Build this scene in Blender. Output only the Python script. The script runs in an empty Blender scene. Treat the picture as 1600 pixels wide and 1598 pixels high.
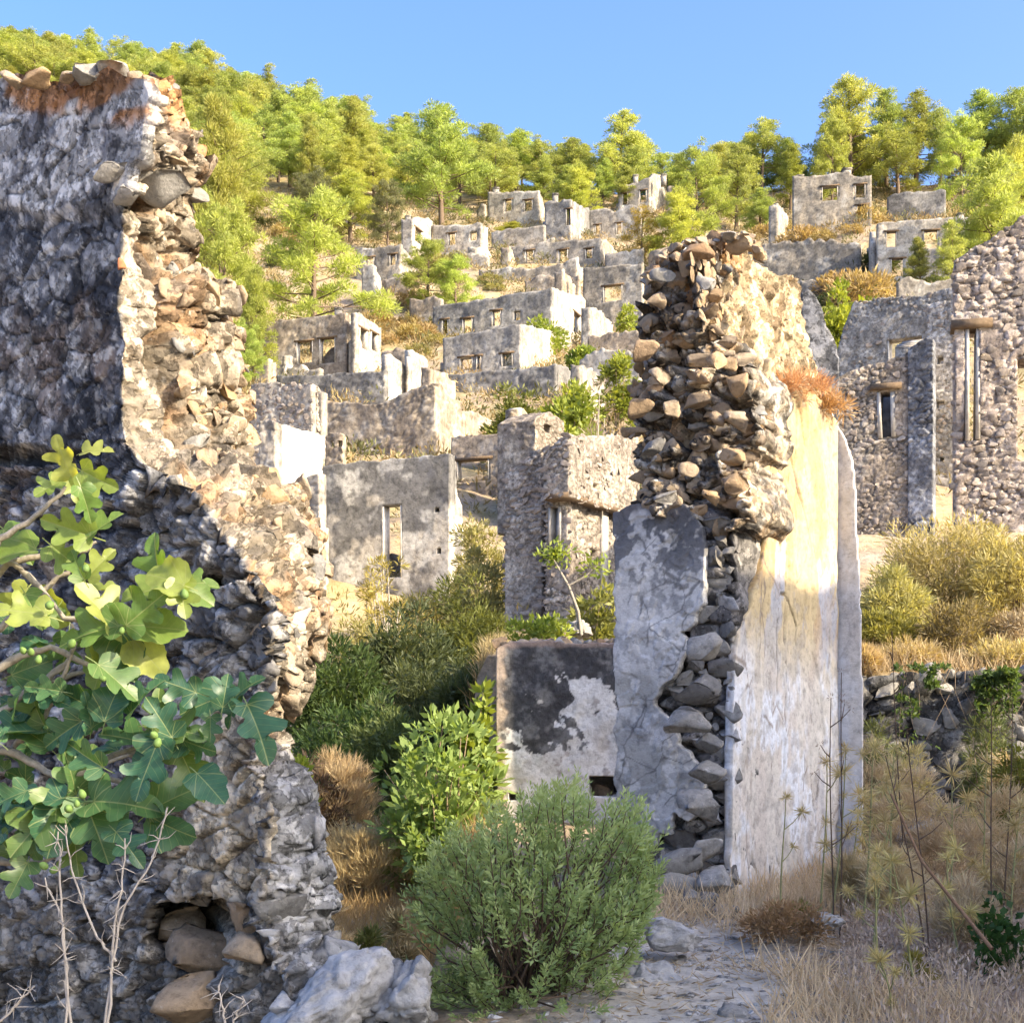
import bpy, bmesh, math, random
import numpy as np
from mathutils import Vector, Matrix

random.seed(11)
RS = np.random.RandomState(7)
SC = bpy.context.scene
COL = SC.collection

# ------------------------------------------------------------------ camera, light, exposure
F, YH, ZC = 2200.0, 1150.0, 1.6          # focal length in photo pixels, horizon row, eye height
cam_d = bpy.data.cameras.new('camera')
cam = bpy.data.objects.new('camera', cam_d); COL.objects.link(cam)
cam.location = (0, 0, ZC); cam.rotation_euler = (math.pi/2, 0, 0)
cam_d.sensor_fit = 'HORIZONTAL'; cam_d.sensor_width = 36
cam_d.lens = 36*F/1600; cam_d.shift_y = (YH-799)/1600
cam_d.clip_start = 0.05; cam_d.clip_end = 5000
SC.camera = cam

SUN_EL = math.radians(30)
SUN_AZ = math.atan2(0.88, -0.475)       # from +Y towards +X
world = bpy.data.worlds.new('World'); SC.world = world
world.use_nodes = True
wn = world.node_tree.nodes; wl = world.node_tree.links; wn.clear()
wo = wn.new('ShaderNodeOutputWorld'); wb = wn.new('ShaderNodeBackground'); ws = wn.new('ShaderNodeTexSky')
ws.sky_type = 'NISHITA'; ws.sun_disc = False
ws.sun_elevation = SUN_EL; ws.sun_rotation = SUN_AZ
ws.altitude = 100; ws.air_density = 1.0; ws.dust_density = 4.5; ws.ozone_density = 3.2
wb.inputs['Strength'].default_value = 0.14
wh_ = wn.new('ShaderNodeHueSaturation'); wh_.inputs['Saturation'].default_value = 1.20; wh_.inputs['Value'].default_value = .63; wh_.inputs['Hue'].default_value = .512
wl.new(ws.outputs[0], wh_.inputs['Color']); wl.new(wh_.outputs[0], wb.inputs[0]); wl.new(wb.outputs[0], wo.inputs[0])
sun_d = bpy.data.lights.new('sun', 'SUN'); sun_d.energy = 2.0; sun_d.angle = math.radians(0.53)
sun_d.color = (1.0, 0.83, 0.59)
sun = bpy.data.objects.new('sun', sun_d); COL.objects.link(sun)
sdir = Vector((math.sin(SUN_AZ)*math.cos(SUN_EL), math.cos(SUN_AZ)*math.cos(SUN_EL), math.sin(SUN_EL)))
sun.rotation_euler = sdir.to_track_quat('Z', 'Y').to_euler()
sun.location = (30, -10, 30)
SC.view_settings.view_transform = 'Standard'; SC.view_settings.look = 'None'
SC.view_settings.exposure = 2.47; SC.view_settings.gamma = 1.0
SC.view_settings.use_curve_mapping = False

# ------------------------------------------------------------------ numpy noise
def _h(i, j, k, s):
    x = (i.astype(np.int64)*374761393 + j.astype(np.int64)*668265263 + k.astype(np.int64)*2147483647 + int(s)*974634777) & 0xffffffff
    x = ((x ^ (x >> 13))*1274126177) & 0xffffffff
    x = ((x ^ (x >> 16))*2246822519) & 0xffffffff
    return ((x ^ (x >> 15)) & 0xffffff)/float(0xffffff)
def vnoise(P, s=0):
    P = np.asarray(P, float); I = np.floor(P).astype(np.int64); f = P-I; f = f*f*(3-2*f)
    r = 0
    for a in (0, 1):
        wx = f[..., 0] if a else 1-f[..., 0]
        for b in (0, 1):
            wy = f[..., 1] if b else 1-f[..., 1]
            for c in (0, 1):
                wz = f[..., 2] if c else 1-f[..., 2]
                r = r+wx*wy*wz*_h(I[..., 0]+a, I[..., 1]+b, I[..., 2]+c, s)
    return r
def fbm(P, s=0, o=4, g=0.5):
    P = np.asarray(P, float); r = 0; a = 1; t = 0
    for k in range(o):
        r = r+a*vnoise(P*(2.03**k), s+k*17); t += a; a *= g
    return r/t
def worley(P, s=0):
    P = np.asarray(P, float); I = np.floor(P).astype(np.int64)
    f1 = np.full(P.shape[:-1], 9.0); f2 = f1.copy(); idh = np.zeros(P.shape[:-1])
    for a in (-1, 0, 1):
        for b in (-1, 0, 1):
            for c in (-1, 0, 1):
                i, j, k = I[..., 0]+a, I[..., 1]+b, I[..., 2]+c
                d = np.sqrt((i+_h(i, j, k, s)-P[..., 0])**2+(j+_h(i, j, k, s+1)-P[..., 1])**2+(k+_h(i, j, k, s+2)-P[..., 2])**2)
                nearer = d < f1
                f2 = np.where(nearer, f1, np.minimum(f2, d))
                idh = np.where(nearer, _h(i, j, k, s+3), idh); f1 = np.where(nearer, d, f1)
    return f1, f2, idh
def sstep(a, b, x):
    t = np.clip((np.asarray(x, float)-a)/(b-a), 0, 1); return t*t*(3-2*t)
def nrm(v):
    return v/np.maximum(np.linalg.norm(v, axis=-1, keepdims=True), 1e-9)
def mix(a, b, t):
    return np.asarray(a)*(1-t[..., None])+np.asarray(b)*t[..., None]
def at(px, py, Y):
    return np.array([(px-800)/F*Y, Y, ZC+(YH-py)/F*Y])

# ------------------------------------------------------------------ terrain height
_rpx = [-700, 0, 300, 600, 900, 1100, 1300, 1600, 2300]
_rpy = [60, 108, 172, 255, 300, 315, 288, 280, 200]
_rY = [330, 300, 285, 250, 215, 205, 200, 200, 210]
def _height0(X, Y):
    X = np.asarray(X, float); Y = np.asarray(Y, float)
    Yc = np.maximum(Y, 10.0); r = X/Yc; px = 800+F*r
    hill = np.interp(Y, [-60, 40, 52, 60, 72, 92, 104, 115, 125, 135, 150, 170, 190], [0, 4.5, 5.8, 10.5, 16, 25.5, 29.5, 34.3, 38.5, 45.5, 53, 62, 72])
    gul = np.interp(Y, [-60, 2, 5, 7, 10, 14, 18, 24, 34, 45, 52], [0, 0, .0, -.15, -.3, -.15, .25, 1.0, 2.6, 4.2, 5.8])
    Ys = 15.6-2.5*sstep(2.6, 3.4, X)
    low = np.interp(Y, [-60, 2, 6, 8, 10, 13, 16], [0, 0, .33, .42, .5, .62, .8])
    cen = np.interp(Y, [14, 18, 26, 34, 45, 52], [2.35, 2.7, 3.3, 4.1, 5.2, 6.2])
    rgt = np.interp(Y, [12, 13, 16, 19, 30, 40, 55, 72, 92, 115, 130, 160, 190], [2.1, 2.15, 2.7, 4.3, 5.6, 9, 14, 21, 29, 38, 48, 60, 72])
    wR = sstep(0.13, 0.25, r)
    ter = cen*(1-wR)+rgt*wR
    stp = sstep(-.06, .06, Y-Ys)
    ter = low*(1-stp)+ter*stp
    g = 1-sstep(-.75, -.30, X)
    far = sstep(40, 52, Y)
    near = gul*g+ter*(1-g)
    main = hill*(1-wR)+rgt*wR
    z = near*(1-far)+np.where(Y > 40, main, near)*far
    rz = ZC+(YH-np.interp(px, _rpx, _rpy))/F*np.interp(px, _rpx, _rY)
    rY = np.interp(px, _rpx, _rY)
    t = np.clip((Y-190)/np.maximum(rY-190, 1), 0, 1)
    z = np.where(Y > 190, z*(1-t)+rz*t, z)
    z = np.where(Y > rY, rz-(Y-rY)*0.22, z)
    z = np.maximum(z, -2)
    n = fbm(np.stack([X*.06, Y*.06, 0*X], -1), 5, 3)-.5
    n2 = fbm(np.stack([X*.9, Y*.9, 0*X], -1), 9, 4)-.5
    return z+n*np.clip((Y-30)/60, 0, 1)*2.5+n2*(.16+.25*np.clip((Y-12)/40, 0, 1))
_anch = [(991,322,190),(802,348,186),(752,345,187),(872,378,172),(960,370,176),(810,392,162),(640,395,152),(715,396,154),(866,416,148),(590,432,136),(575,460,130),(825,458,139),(958,520,126),(768,530,115),(752,581,101),(767,618,92),(464,588,104),(555,590,103),(516,618,88),(590,712,70),(750,757,62),(440,690,64),(1300,356,132),(1432,336,134),(1442,442,114),(1448,470,80)]
_ax = np.array([(a-800)/F*c for a, b, c in _anch]); _ay = np.array([c+.5 for a, b, c in _anch], float); _az = np.array([ZC+(YH-b)/F*c for a, b, c in _anch])
_ad = _az-.4-_height0(_ax, _ay)
def height(X, Y):
    X = np.asarray(X, float); Y = np.asarray(Y, float); num = 0; den = .25
    for x, y, d in zip(_ax, _ay, _ad):
        w = np.exp(-((X-x)**2+((Y-y)*1.3)**2)/(2*(4.5+.028*y)**2)); num = num+w*d; den = den+w
    return _height0(X, Y)+num/den
def hz(x, y): return float(height(np.array([x]), np.array([y]))[0])
def gp(px, Y):
    x = (px-800)/F*Y; return np.array([x, Y, hz(x, Y)])

# ------------------------------------------------------------------ mesh and object helpers
def make_mesh(name, V, faces, mat=None, tint=None, smooth=False):
    """V (n,3); faces (m,k) array or list of such arrays"""
    V = np.asarray(V, np.float32)
    if not isinstance(faces, list): faces = [faces]
    faces = [np.asarray(f, np.int32) for f in faces if len(f)]
    me = bpy.data.meshes.new(name)
    me.vertices.add(len(V)); me.vertices.foreach_set('co', V.ravel())
    loops = np.concatenate([f.ravel() for f in faces]) if faces else np.zeros(0, np.int32)
    tot = np.concatenate([np.full(len(f), f.shape[1], np.int32) for f in faces])
    st = np.concatenate([[0], np.cumsum(tot)[:-1]]).astype(np.int32)
    me.loops.add(len(loops)); me.loops.foreach_set('vertex_index', loops)
    me.polygons.add(len(tot)); me.polygons.foreach_set('loop_start', st)
    try: me.polygons.foreach_set('loop_total', tot)
    except Exception: pass
    if smooth: me.polygons.foreach_set('use_smooth', np.ones(len(tot), bool))
    if tint is not None:
        a = me.color_attributes.new('tint', 'FLOAT_COLOR', 'POINT')
        c = np.ones((len(V), 4), np.float32); c[:, :3] = tint
        a.data.foreach_set('color', c.ravel())
    me.update(calc_edges=True)
    if mat: me.materials.append(mat)
    return me
def link(name, me, parent=None):
    o = bpy.data.objects.new(name, me); COL.objects.link(o)
    if parent is not None: o.parent = parent
    return o
def obj(name, V, faces, mat, parent=None, tint=None, smooth=False):
    V = np.asarray(V, float)
    if parent is not None: V = V-np.array(parent['_o'])
    return link(name, make_mesh(name, V, faces, mat, tint, smooth), parent)
def tag(o, label, cat, group=None, kind=None):
    if label: o['label'] = label
    if cat: o['category'] = cat
    if group: o['group'] = group
    if kind: o['kind'] = kind
    elif cat: o['kind'] = 'thing'
    return o
def thing(name, label, cat, loc, group=None):
    o = bpy.data.objects.new(name, None); COL.objects.link(o)
    o.empty_display_size = .2
    o.location = [float(v) for v in loc]; o['_o'] = [float(v) for v in loc]
    return tag(o, label, cat, group)
def box_arr(boxes):
    """boxes: list of (center, ux, uy, uz half vectors) -> V, F"""
    V = []; Fc = []
    for c, a, b, d in boxes:
        c, a, b, d = map(np.asarray, (c, a, b, d)); n = len(V)
        for sx, sy, sz in ((-1,-1,-1),(1,-1,-1),(1,1,-1),(-1,1,-1),(-1,-1,1),(1,-1,1),(1,1,1),(-1,1,1)):
            V.append(c+a*sx+b*sy+d*sz)
        Fc += [(n,n+3,n+2,n+1),(n+4,n+5,n+6,n+7),(n,n+1,n+5,n+4),(n+1,n+2,n+6,n+5),(n+2,n+3,n+7,n+6),(n+3,n,n+4,n+7)]
    return np.array(V), np.array(Fc)
def tubes(paths, k=6):
    """paths: list of (pts list, radii list) -> V,F (open tubes with pointed end)"""
    V = []; Fc = []; n = 0
    for pts, rad in paths:
        pts = np.asarray(pts, float); m = len(pts)
        d = nrm(np.gradient(pts, axis=0)); ref = np.array([.31, .17, .93])
        if abs((d @ ref)).max() > .95: ref = np.array([1., 0, 0])
        a = nrm(np.cross(d, ref)); b = np.cross(d, a)
        th = np.arange(k)*2*math.pi/k
        ring = pts[:, None]+np.asarray(rad)[:, None, None]*(np.cos(th)[None, :, None]*a[:, None]+np.sin(th)[None, :, None]*b[:, None])
        V.append(ring.reshape(-1, 3))
        i = (np.arange(m-1)[:, None]*k+np.arange(k)[None]); j = (np.arange(m-1)[:, None]*k+(np.arange(k)+1)[None] % k)
        Fc.append(n+np.stack([i, j, j+k, i+k], -1).reshape(-1, 4)); n += m*k
    return np.concatenate(V), np.concatenate(Fc)
def leaf_mesh(pos, d, L, W, fold=.15, up=None):
    """diamond leaves: one folded quad pair each"""
    pos = np.asarray(pos, float); N = len(pos); d = nrm(d)
    r = RS.normal(size=(N, 3)) if up is None else np.asarray(up)+RS.normal(size=(N, 3))*.35
    s = nrm(np.cross(d, r)); nn = np.cross(s, d)
    L = np.broadcast_to(L, N)[:, None]; W = np.broadcast_to(W, N)[:, None]
    v0 = pos; v2 = pos+d*L; m = pos+d*L*.5
    V = np.stack([v0, m+s*W*.5+nn*W*fold, v2, m-s*W*.5+nn*W*fold], 1).reshape(-1, 3)
    i = np.arange(N)*4
    return V, np.stack([i, i+1, i+2, i+3], -1)
def rand_dir(n, zb=0.0):
    v = RS.normal(size=(n, 3)); v = nrm(v); v[:, 2] += zb; return nrm(v)

# ------------------------------------------------------------------ materials
def new_mat(name):
    m = bpy.data.materials.new(name); m.use_nodes = True
    nt = m.node_tree; nt.nodes.clear()
    out = nt.nodes.new('ShaderNodeOutputMaterial')
    return m, nt, out
def N(nt, t, **kw):
    n = nt.nodes.new(t)
    for k, v in kw.items():
        if k in n.inputs: n.inputs[k].default_value = v
        else: setattr(n, k, v)
    return n
def ramp(nt, fac, stops):
    r = nt.nodes.new('ShaderNodeValToRGB'); e = r.color_ramp.elements
    while len(e) < len(stops): e.new(.5)
    for q, (p, c) in zip(e, stops):
        q.position = p; q.color = (c[0], c[1], c[2], 1) if not isinstance(c, (int, float)) else (c, c, c, 1)
    nt.links.new(fac, r.inputs[0]); return r.outputs[0]
def mixc(nt, fac, a, b, mode='MIX'):
    n = nt.nodes.new('ShaderNodeMix'); n.data_type = 'RGBA'; n.blend_type = mode
    for s, v in ((0, fac), (6, a), (7, b)):
        if hasattr(v, 'is_linked'): nt.links.new(v, n.inputs[s])
        else: n.inputs[s].default_value = v if s == 0 else (*v, 1)
    return n.outputs[2]
def noise_n(nt, vec, scale, detail=5, rough=.6, dist=0.0):
    n = N(nt, 'ShaderNodeTexNoise', Scale=scale, Detail=detail, Roughness=rough, Distortion=dist)
    nt.links.new(vec, n.inputs['Vector']); return n.outputs[0]
def mat_tint(name, bump=.02, scale=14.0, rough=.95, lo=.72, hi=1.18, objrand=False, ramp_cols=None, speck=0.0, flake=0.0):
    """vertex tint or random ramp, multiplied by fine procedural grain, with bump"""
    m, nt, out = new_mat(name); L = nt.links
    geo = N(nt, 'ShaderNodeNewGeometry'); pos = geo.outputs['Position']
    if ramp_cols:
        oi = N(nt, 'ShaderNodeObjectInfo')
        base = ramp(nt, oi.outputs['Random'], [(i/(len(ramp_cols)-1), c) for i, c in enumerate(ramp_cols)])
    else:
        base = N(nt, 'ShaderNodeAttribute', attribute_name='tint').outputs['Color']
    n1 = noise_n(nt, pos, scale, 8, .68); n2 = noise_n(nt, pos, scale*.27, 5, .6, .6)
    g = ramp(nt, n1, [(.30, lo*.75), (.5, 1.0), (.72, hi)])
    g2 = ramp(nt, n2, [(.32, lo), (.6, 1.05)])
    c = mixc(nt, 1.0, base, g, 'MULTIPLY'); c = mixc(nt, 1.0, c, g2, 'MULTIPLY')
    if speck:
        n3 = noise_n(nt, pos, scale*.9, 6, .75, .3)
        k = ramp(nt, n3, [(.60, 0.0), (.66, 1.0)])
        c = mixc(nt, N_mul(nt, k, speck), c, (.62, .60, .55))
        n4 = noise_n(nt, pos, scale*.5, 6, .75, .3)
        k2 = ramp(nt, n4, [(.60, 0.0), (.68, 1.0)])
        c = mixc(nt, N_mul(nt, k2, speck), c, (.05, .05, .055))
    fk = None
    if flake:
        nf = noise_n(nt, pos, 5.5, 11, .62, .35); fk = ramp(nt, nf, [(.485, 0.0), (.505, 1.0)])
        nf2 = noise_n(nt, pos, 13, 10, .66, .2); fk2 = ramp(nt, nf2, [(.53, 0.0), (.55, 1.0)])
        c = mixc(nt, 1.0, c, ramp(nt, fk, [(0, 1-.42*flake), (1, 1+.22*flake)]), 'MULTIPLY'); c = mixc(nt, 1.0, c, ramp(nt, fk2, [(0, 1+.08*flake), (1, 1-.45*flake)]), 'MULTIPLY')
    bs = N(nt, 'ShaderNodeBsdfPrincipled', Roughness=rough); bs.inputs['Specular IOR Level'].default_value = .15
    L.new(c, bs.inputs['Base Color'])
    if bump:
        b1 = N(nt, 'ShaderNodeBump', Distance=bump, Strength=1.0); L.new(n1, b1.inputs['Height'])
        b2 = N(nt, 'ShaderNodeBump', Distance=bump*.7, Strength=.7); L.new(n2, b2.inputs['Height'])
        n5 = noise_n(nt, pos, scale*3.1, 7, .7)
        b0 = N(nt, 'ShaderNodeBump', Distance=bump*.6, Strength=1.0); L.new(n5, b0.inputs['Height']); L.new(b0.outputs[0], b1.inputs['Normal'])
        L.new(b1.outputs[0], b2.inputs['Normal']); L.new(b2.outputs[0], bs.inputs['Normal'])
        if fk is not None:
            b3 = N(nt, 'ShaderNodeBump', Distance=.010, Strength=.8); L.new(fk, b3.inputs['Height']); L.new(b2.outputs[0], b3.inputs['Normal'])
            b4 = N(nt, 'ShaderNodeBump', Distance=.006, Strength=.8); b4.invert = True; L.new(fk2, b4.inputs['Height']); L.new(b3.outputs[0], b4.inputs['Normal']); L.new(b4.outputs[0], bs.inputs['Normal'])
    L.new(bs.outputs[0], out.inputs[0]); return m
def N_mul(nt, a, v):
    n = N(nt, 'ShaderNodeMath', operation='MULTIPLY'); nt.links.new(a, n.inputs[0]); n.inputs[1].default_value = v
    return n.outputs[0]
def mat_leaf(name, trans=.35, var=.12, rough=.55, flat=None, tcol=(1.25, 1.2, .55)):
    m, nt, out = new_mat(name); L = nt.links
    if flat: base = N(nt, 'ShaderNodeRGB'); base.outputs[0].default_value = (*flat, 1); base = base.outputs[0]
    else: base = N(nt, 'ShaderNodeAttribute', attribute_name='tint').outputs['Color']
    oi = N(nt, 'ShaderNodeObjectInfo')
    hs = N(nt, 'ShaderNodeHueSaturation'); L.new(base, hs.inputs['Color'])
    mr = N(nt, 'ShaderNodeMapRange'); L.new(oi.outputs['Random'], mr.inputs[0])
    mr.inputs[3].default_value = 1-var*1.6; mr.inputs[4].default_value = 1+var*1.6; L.new(mr.outputs[0], hs.inputs['Value'])
    m2 = N(nt, 'ShaderNodeMapRange'); fr = N(nt, 'ShaderNodeMath', operation='FRACT')
    ml = N(nt, 'ShaderNodeMath', operation='MULTIPLY'); ml.inputs[1].default_value = 7.31
    L.new(oi.outputs['Random'], ml.inputs[0]); L.new(ml.outputs[0], fr.inputs[0]); L.new(fr.outputs[0], m2.inputs[0])
    m2.inputs[3].default_value = .5-var*.16; m2.inputs[4].default_value = .5+var*.16; L.new(m2.outputs[0], hs.inputs['Hue'])
    bs = N(nt, 'ShaderNodeBsdfPrincipled', Roughness=rough); bs.inputs['Specular IOR Level'].default_value = .25
    L.new(hs.outputs[0], bs.inputs['Base Color'])
    tr = N(nt, 'ShaderNodeBsdfTranslucent'); L.new(mixc(nt, 1.0, hs.outputs[0], tcol, 'MULTIPLY'), tr.inputs[0])
    mx = N(nt, 'ShaderNodeMixShader'); mx.inputs[0].default_value = trans
    L.new(bs.outputs[0], mx.inputs[1]); L.new(tr.outputs[0], mx.inputs[2]); L.new(mx.outputs[0], out.inputs[0])
    return m
def mat_flat(name, col, rough=.9, bump=0.0, scale=20, v=.3):
    m, nt, out = new_mat(name); L = nt.links
    pos = N(nt, 'ShaderNodeNewGeometry').outputs['Position']
    n1 = noise_n(nt, pos, scale, 6, .65)
    c = mixc(nt, 1.0, col, ramp(nt, n1, [(.3, 1-v), (.7, 1+v)]), 'MULTIPLY')
    bs = N(nt, 'ShaderNodeBsdfPrincipled', Roughness=rough); bs.inputs['Specular IOR Level'].default_value = .15
    L.new(c, bs.inputs['Base Color'])
    if bump:
        b = N(nt, 'ShaderNodeBump', Distance=bump); L.new(n1, b.inputs['Height']); L.new(b.outputs[0], bs.inputs['Normal'])
    L.new(bs.outputs[0], out.inputs[0]); return m

M_NEAR = mat_tint('weathered_wall', .013, 18, speck=.45, flake=.85)
M_PLAST = mat_tint('old_plaster', .008, 22, lo=.86, hi=1.08)
M_FAR = mat_tint('ruin_wall', .03, 5.5, lo=.62, hi=1.3)
M_MID = mat_tint('rubble_masonry', .02, 9, lo=.62, hi=1.3, speck=.3, flake=.5)
M_GROUND = mat_tint('ground', .03, 9, lo=.7, hi=1.2)
S_WARM = mat_tint('stone_warm', .011, 19, ramp_cols=[(.27,.205,.14),(.38,.30,.21),(.33,.265,.195),(.40,.275,.155),(.42,.355,.265),(.32,.205,.115)], speck=.22)
S_GREY = mat_tint('stone_grey', .011, 19, ramp_cols=[(.20,.195,.185),(.30,.29,.27),(.25,.235,.21),(.36,.345,.32),(.17,.165,.16)], speck=.35)
S_MID = mat_tint('stone_mid', .02, 9, ramp_cols=[(.26,.215,.17),(.40,.34,.28),(.31,.26,.22),(.21,.185,.165),(.44,.38,.32),(.28,.24,.21)])
S_PALE = mat_tint('stone_pale', .014, 16, ramp_cols=[(.42,.415,.41),(.5,.49,.48),(.38,.375,.37)], speck=.4)
S_BRICK = mat_flat('fired_clay', (.40,.17,.085), bump=.004)
WOOD = mat_flat('old_timber', (.16,.115,.075), bump=.01)
LIME = mat_flat('lime_render', (.47,.44,.39), bump=.015, scale=6, v=.35)
BARK = mat_flat('bark', (.15,.11,.08), bump=.02)
BARK_FIG = mat_flat('fig_bark', (.30,.27,.225), bump=.004, scale=60)
TWIG = mat_flat('dry_twig', (.33,.25,.17), scale=40)
TWIG_DARK = mat_flat('dark_twig', (.10,.07,.05), scale=40)
TWIG_PALE = mat_flat('bleached_twig', (.40,.36,.31), scale=40, v=.2)
L_PINE = mat_leaf('pine_needles', .45, .13, tcol=(1.3, 1.35, .7))
L_BUSH = mat_leaf('bush_leaves', .38, .08, tcol=(1.4, 1.3, .6))
L_DRY = mat_leaf('dry_leaves', .35, .08, tcol=(1.2, 1.0, .7))

# fig leaf: veins from local coordinates
def mat_fig(name, stops, trans=.38):
    m, nt, out = new_mat(name); L = nt.links
    tc = N(nt, 'ShaderNodeTexCoord'); sp = N(nt, 'ShaderNodeSeparateXYZ'); L.new(tc.outputs['Object'], sp.inputs[0])
    def mth(op, a, b=None):
        n = N(nt, 'ShaderNodeMath', operation=op)
        for i, v in enumerate((a, b)):
            if v is None: continue
            if hasattr(v, 'is_linked'): L.new(v, n.inputs[i])
            else: n.inputs[i].default_value = v
        return n.outputs[0]
    x, y = sp.outputs[0], sp.outputs[1]
    ax = mth('ABSOLUTE', x)
    mid = mth('LESS_THAN', ax, .011)
    side = mth('LESS_THAN', mth('ABSOLUTE', mth('SUBTRACT', ax, mth('MULTIPLY', y, .80))), .010)
    side2 = mth('LESS_THAN', mth('ABSOLUTE', mth('SUBTRACT', ax, mth('MULTIPLY', y, 2.6))), .016)
    fine = mth('LESS_THAN', mth('FRACT', mth('SUBTRACT', mth('MULTIPLY', y, 8.0), mth('MULTIPLY', ax, 6.0))), .07)
    v = mth('MAXIMUM', mth('MAXIMUM', mid, side), side2)
    v = mth('MAXIMUM', v, mth('MULTIPLY', fine, .45))
    oi = N(nt, 'ShaderNodeObjectInfo')
    base = ramp(nt, oi.outputs['Random'], list(zip((0, .45, .8, 1), stops)))
    ns = noise_n(nt, tc.outputs['Object'], 5, 4, .6)
    base = mixc(nt, 1.0, base, ramp(nt, ns, [(.3, .82), (.7, 1.15)]), 'MULTIPLY')
    c = mixc(nt, mth('MULTIPLY', v, .55), base, (.32,.36,.16))
    bs = N(nt, 'ShaderNodeBsdfPrincipled', Roughness=.42); bs.inputs['Specular IOR Level'].default_value = .55
    bp = N(nt, 'ShaderNodeBump', Distance=.02, Strength=.6); bp.invert = True; L.new(v, bp.inputs['Height']); L.new(bp.outputs[0], bs.inputs['Normal'])
    L.new(c, bs.inputs['Base Color'])
    tr = N(nt, 'ShaderNodeBsdfTranslucent'); L.new(mixc(nt, 1.0, c, (1.7, 1.5, .35), 'MULTIPLY'), tr.inputs[0])
    mx = N(nt, 'ShaderNodeMixShader'); mx.inputs[0].default_value = trans
    L.new(bs.outputs[0], mx.inputs[1]); L.new(tr.outputs[0], mx.inputs[2]); L.new(mx.outputs[0], out.inputs[0])
    return m
M_FIG = mat_fig('fig_leaf', [(.035,.10,.055), (.045,.125,.06), (.07,.15,.05), (.11,.18,.045)], .30)  # darker, bluer green: shade painted into the leaves below the shadow line
M_FIG_SUN = mat_fig('sunlit_fig_leaf', [(.11,.20,.045), (.20,.28,.06), (.29,.34,.085), (.36,.39,.11)], .42)  # yellower green: sunlight painted into the leaves above the shadow line
M_FRUIT = mat_flat('green_fig', (.13,.21,.06), rough=.5, scale=30, v=.15)
#@@PART2
# ------------------------------------------------------------------ ground, one sheet
def build_ground():
    Ys = np.concatenate([np.linspace(-70, -7, 12), np.arange(-6, 5, .4), np.arange(5, 22, .11), np.arange(22, 60, .5), np.arange(60, 345, 1.6), np.geomspace(350, 2500, 14)])
    us = np.concatenate([np.linspace(-1, -.42, 30)[:-1], np.linspace(-.42, .42, 230), np.linspace(.42, 1, 30)[1:]])
    U, Y = np.meshgrid(us, Ys); X = U*(15+.95*np.maximum(Y, 0)); 
    Z = height(X, Y); P = np.stack([X, Y, Z], -1)
    n1 = fbm(np.stack([X*.35, Y*.35, 0*X], -1), 21, 4); n2 = fbm(np.stack([X*1.7, Y*1.7, 0*X], -1), 22, 4)
    dust = np.array([.55, .50, .42]); tan = np.array([.44, .34, .215]); brown = np.array([.28, .21, .14]); gold = np.array([.44, .335, .175]); scr = np.array([.17, .165, .075])
    c = mix(np.broadcast_to(brown, P.shape), tan, sstep(.35, .6, n2))
    c = mix(c, gold, sstep(.45, .62, n1)*sstep(20, 60, Y))
    c = mix(c, scr, sstep(.52, .66, n2)*sstep(30, 70, Y)*.7)
    path = sstep(1.5, .6, np.abs(X-.75-(Y-6)*.07)/(.55))*sstep(9.5, 8.2, Y)
    c = mix(c, dust, np.clip(path*1.1-(n2-.5)*1.2, 0, 1))
    strip = sstep(12.6, 13.2, Y)*sstep(16.5, 15, Y)*sstep(1.5, 2.5, X)
    c = mix(c, np.array([.46, .36, .20]), strip*.9)
    nr, nc = X.shape; i = np.arange(nr-1)[:, None]*nc+np.arange(nc-1)[None]
    Fq = np.stack([i, i+1, i+nc+1, i+nc], -1).reshape(-1, 4)
    o = obj('ground', P.reshape(-1, 3), Fq, M_GROUND, None, c.reshape(-1, 3), smooth=True)
    tag(o, 'dry hillside ground rising from a dusty path to a wooded ridge', None, kind='structure')
build_ground()

# ------------------------------------------------------------------ stones
def ico(sub):
    bm = bmesh.new(); bmesh.ops.create_icosphere(bm, subdivisions=sub, radius=1)
    V = np.array([v.co[:] for v in bm.verts]); Fc = np.array([[v.index for v in f.verts] for f in bm.faces]); bm.free()
    return V, Fc
ICO = {s: ico(s) for s in (2, 3, 5)}
def rock(sub, seed, cuts=12, amp=.06, hl=.32, hh=.62):
    V, Fc = ICO[sub]; r = np.random.RandomState(seed); V = nrm(V); V = np.sign(V)*np.abs(V)**.72; V = V/np.abs(V).max()*1.05
    V *= 1+(fbm(V*1.4+seed*3.7, seed, 3)-.5)[:, None]*.35
    for k in range(cuts):
        n = nrm(r.normal(size=3)); h = r.uniform(hl, hh); d = V@n-h
        V = V-np.maximum(d, 0)[:, None]*n*.985
    V += nrm(V)*((fbm(V*3.2+seed, seed+5, 4)-.5)[:, None]*amp*2+(fbm(V*8+seed, seed+6, 3)-.5)[:, None]*amp*.8)
    V = V-(V.max(0)+V.min(0))/2; V = V/np.abs(V).max(0)*.82
    return V, Fc
ROCKS = [rock(3, 100+k) for k in range(14)]
ROCKS_LO = [rock(2, 300+k, 8) for k in range(8)]
_rockme = {}
def rock_me(k, mat, lo=False):
    key = (k, mat.name, lo)
    if key not in _rockme:
        V, Fc = (ROCKS_LO if lo else ROCKS)[k]; _rockme[key] = make_mesh('stone', V, Fc, mat, smooth=False)
    return _rockme[key]
def frame(n, t=None):
    """rotation with local z along n and local x close to horizontal t"""
    n = Vector(n).normalized(); t = Vector(t) if t is not None else Vector((n.y, -n.x, 0))
    if t.length < 1e-4: t = Vector((1, 0, 0))
    t = (t-n*t.dot(n)).normalized(); b = n.cross(t)
    return Matrix((t, b, n)).transposed()
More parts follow.
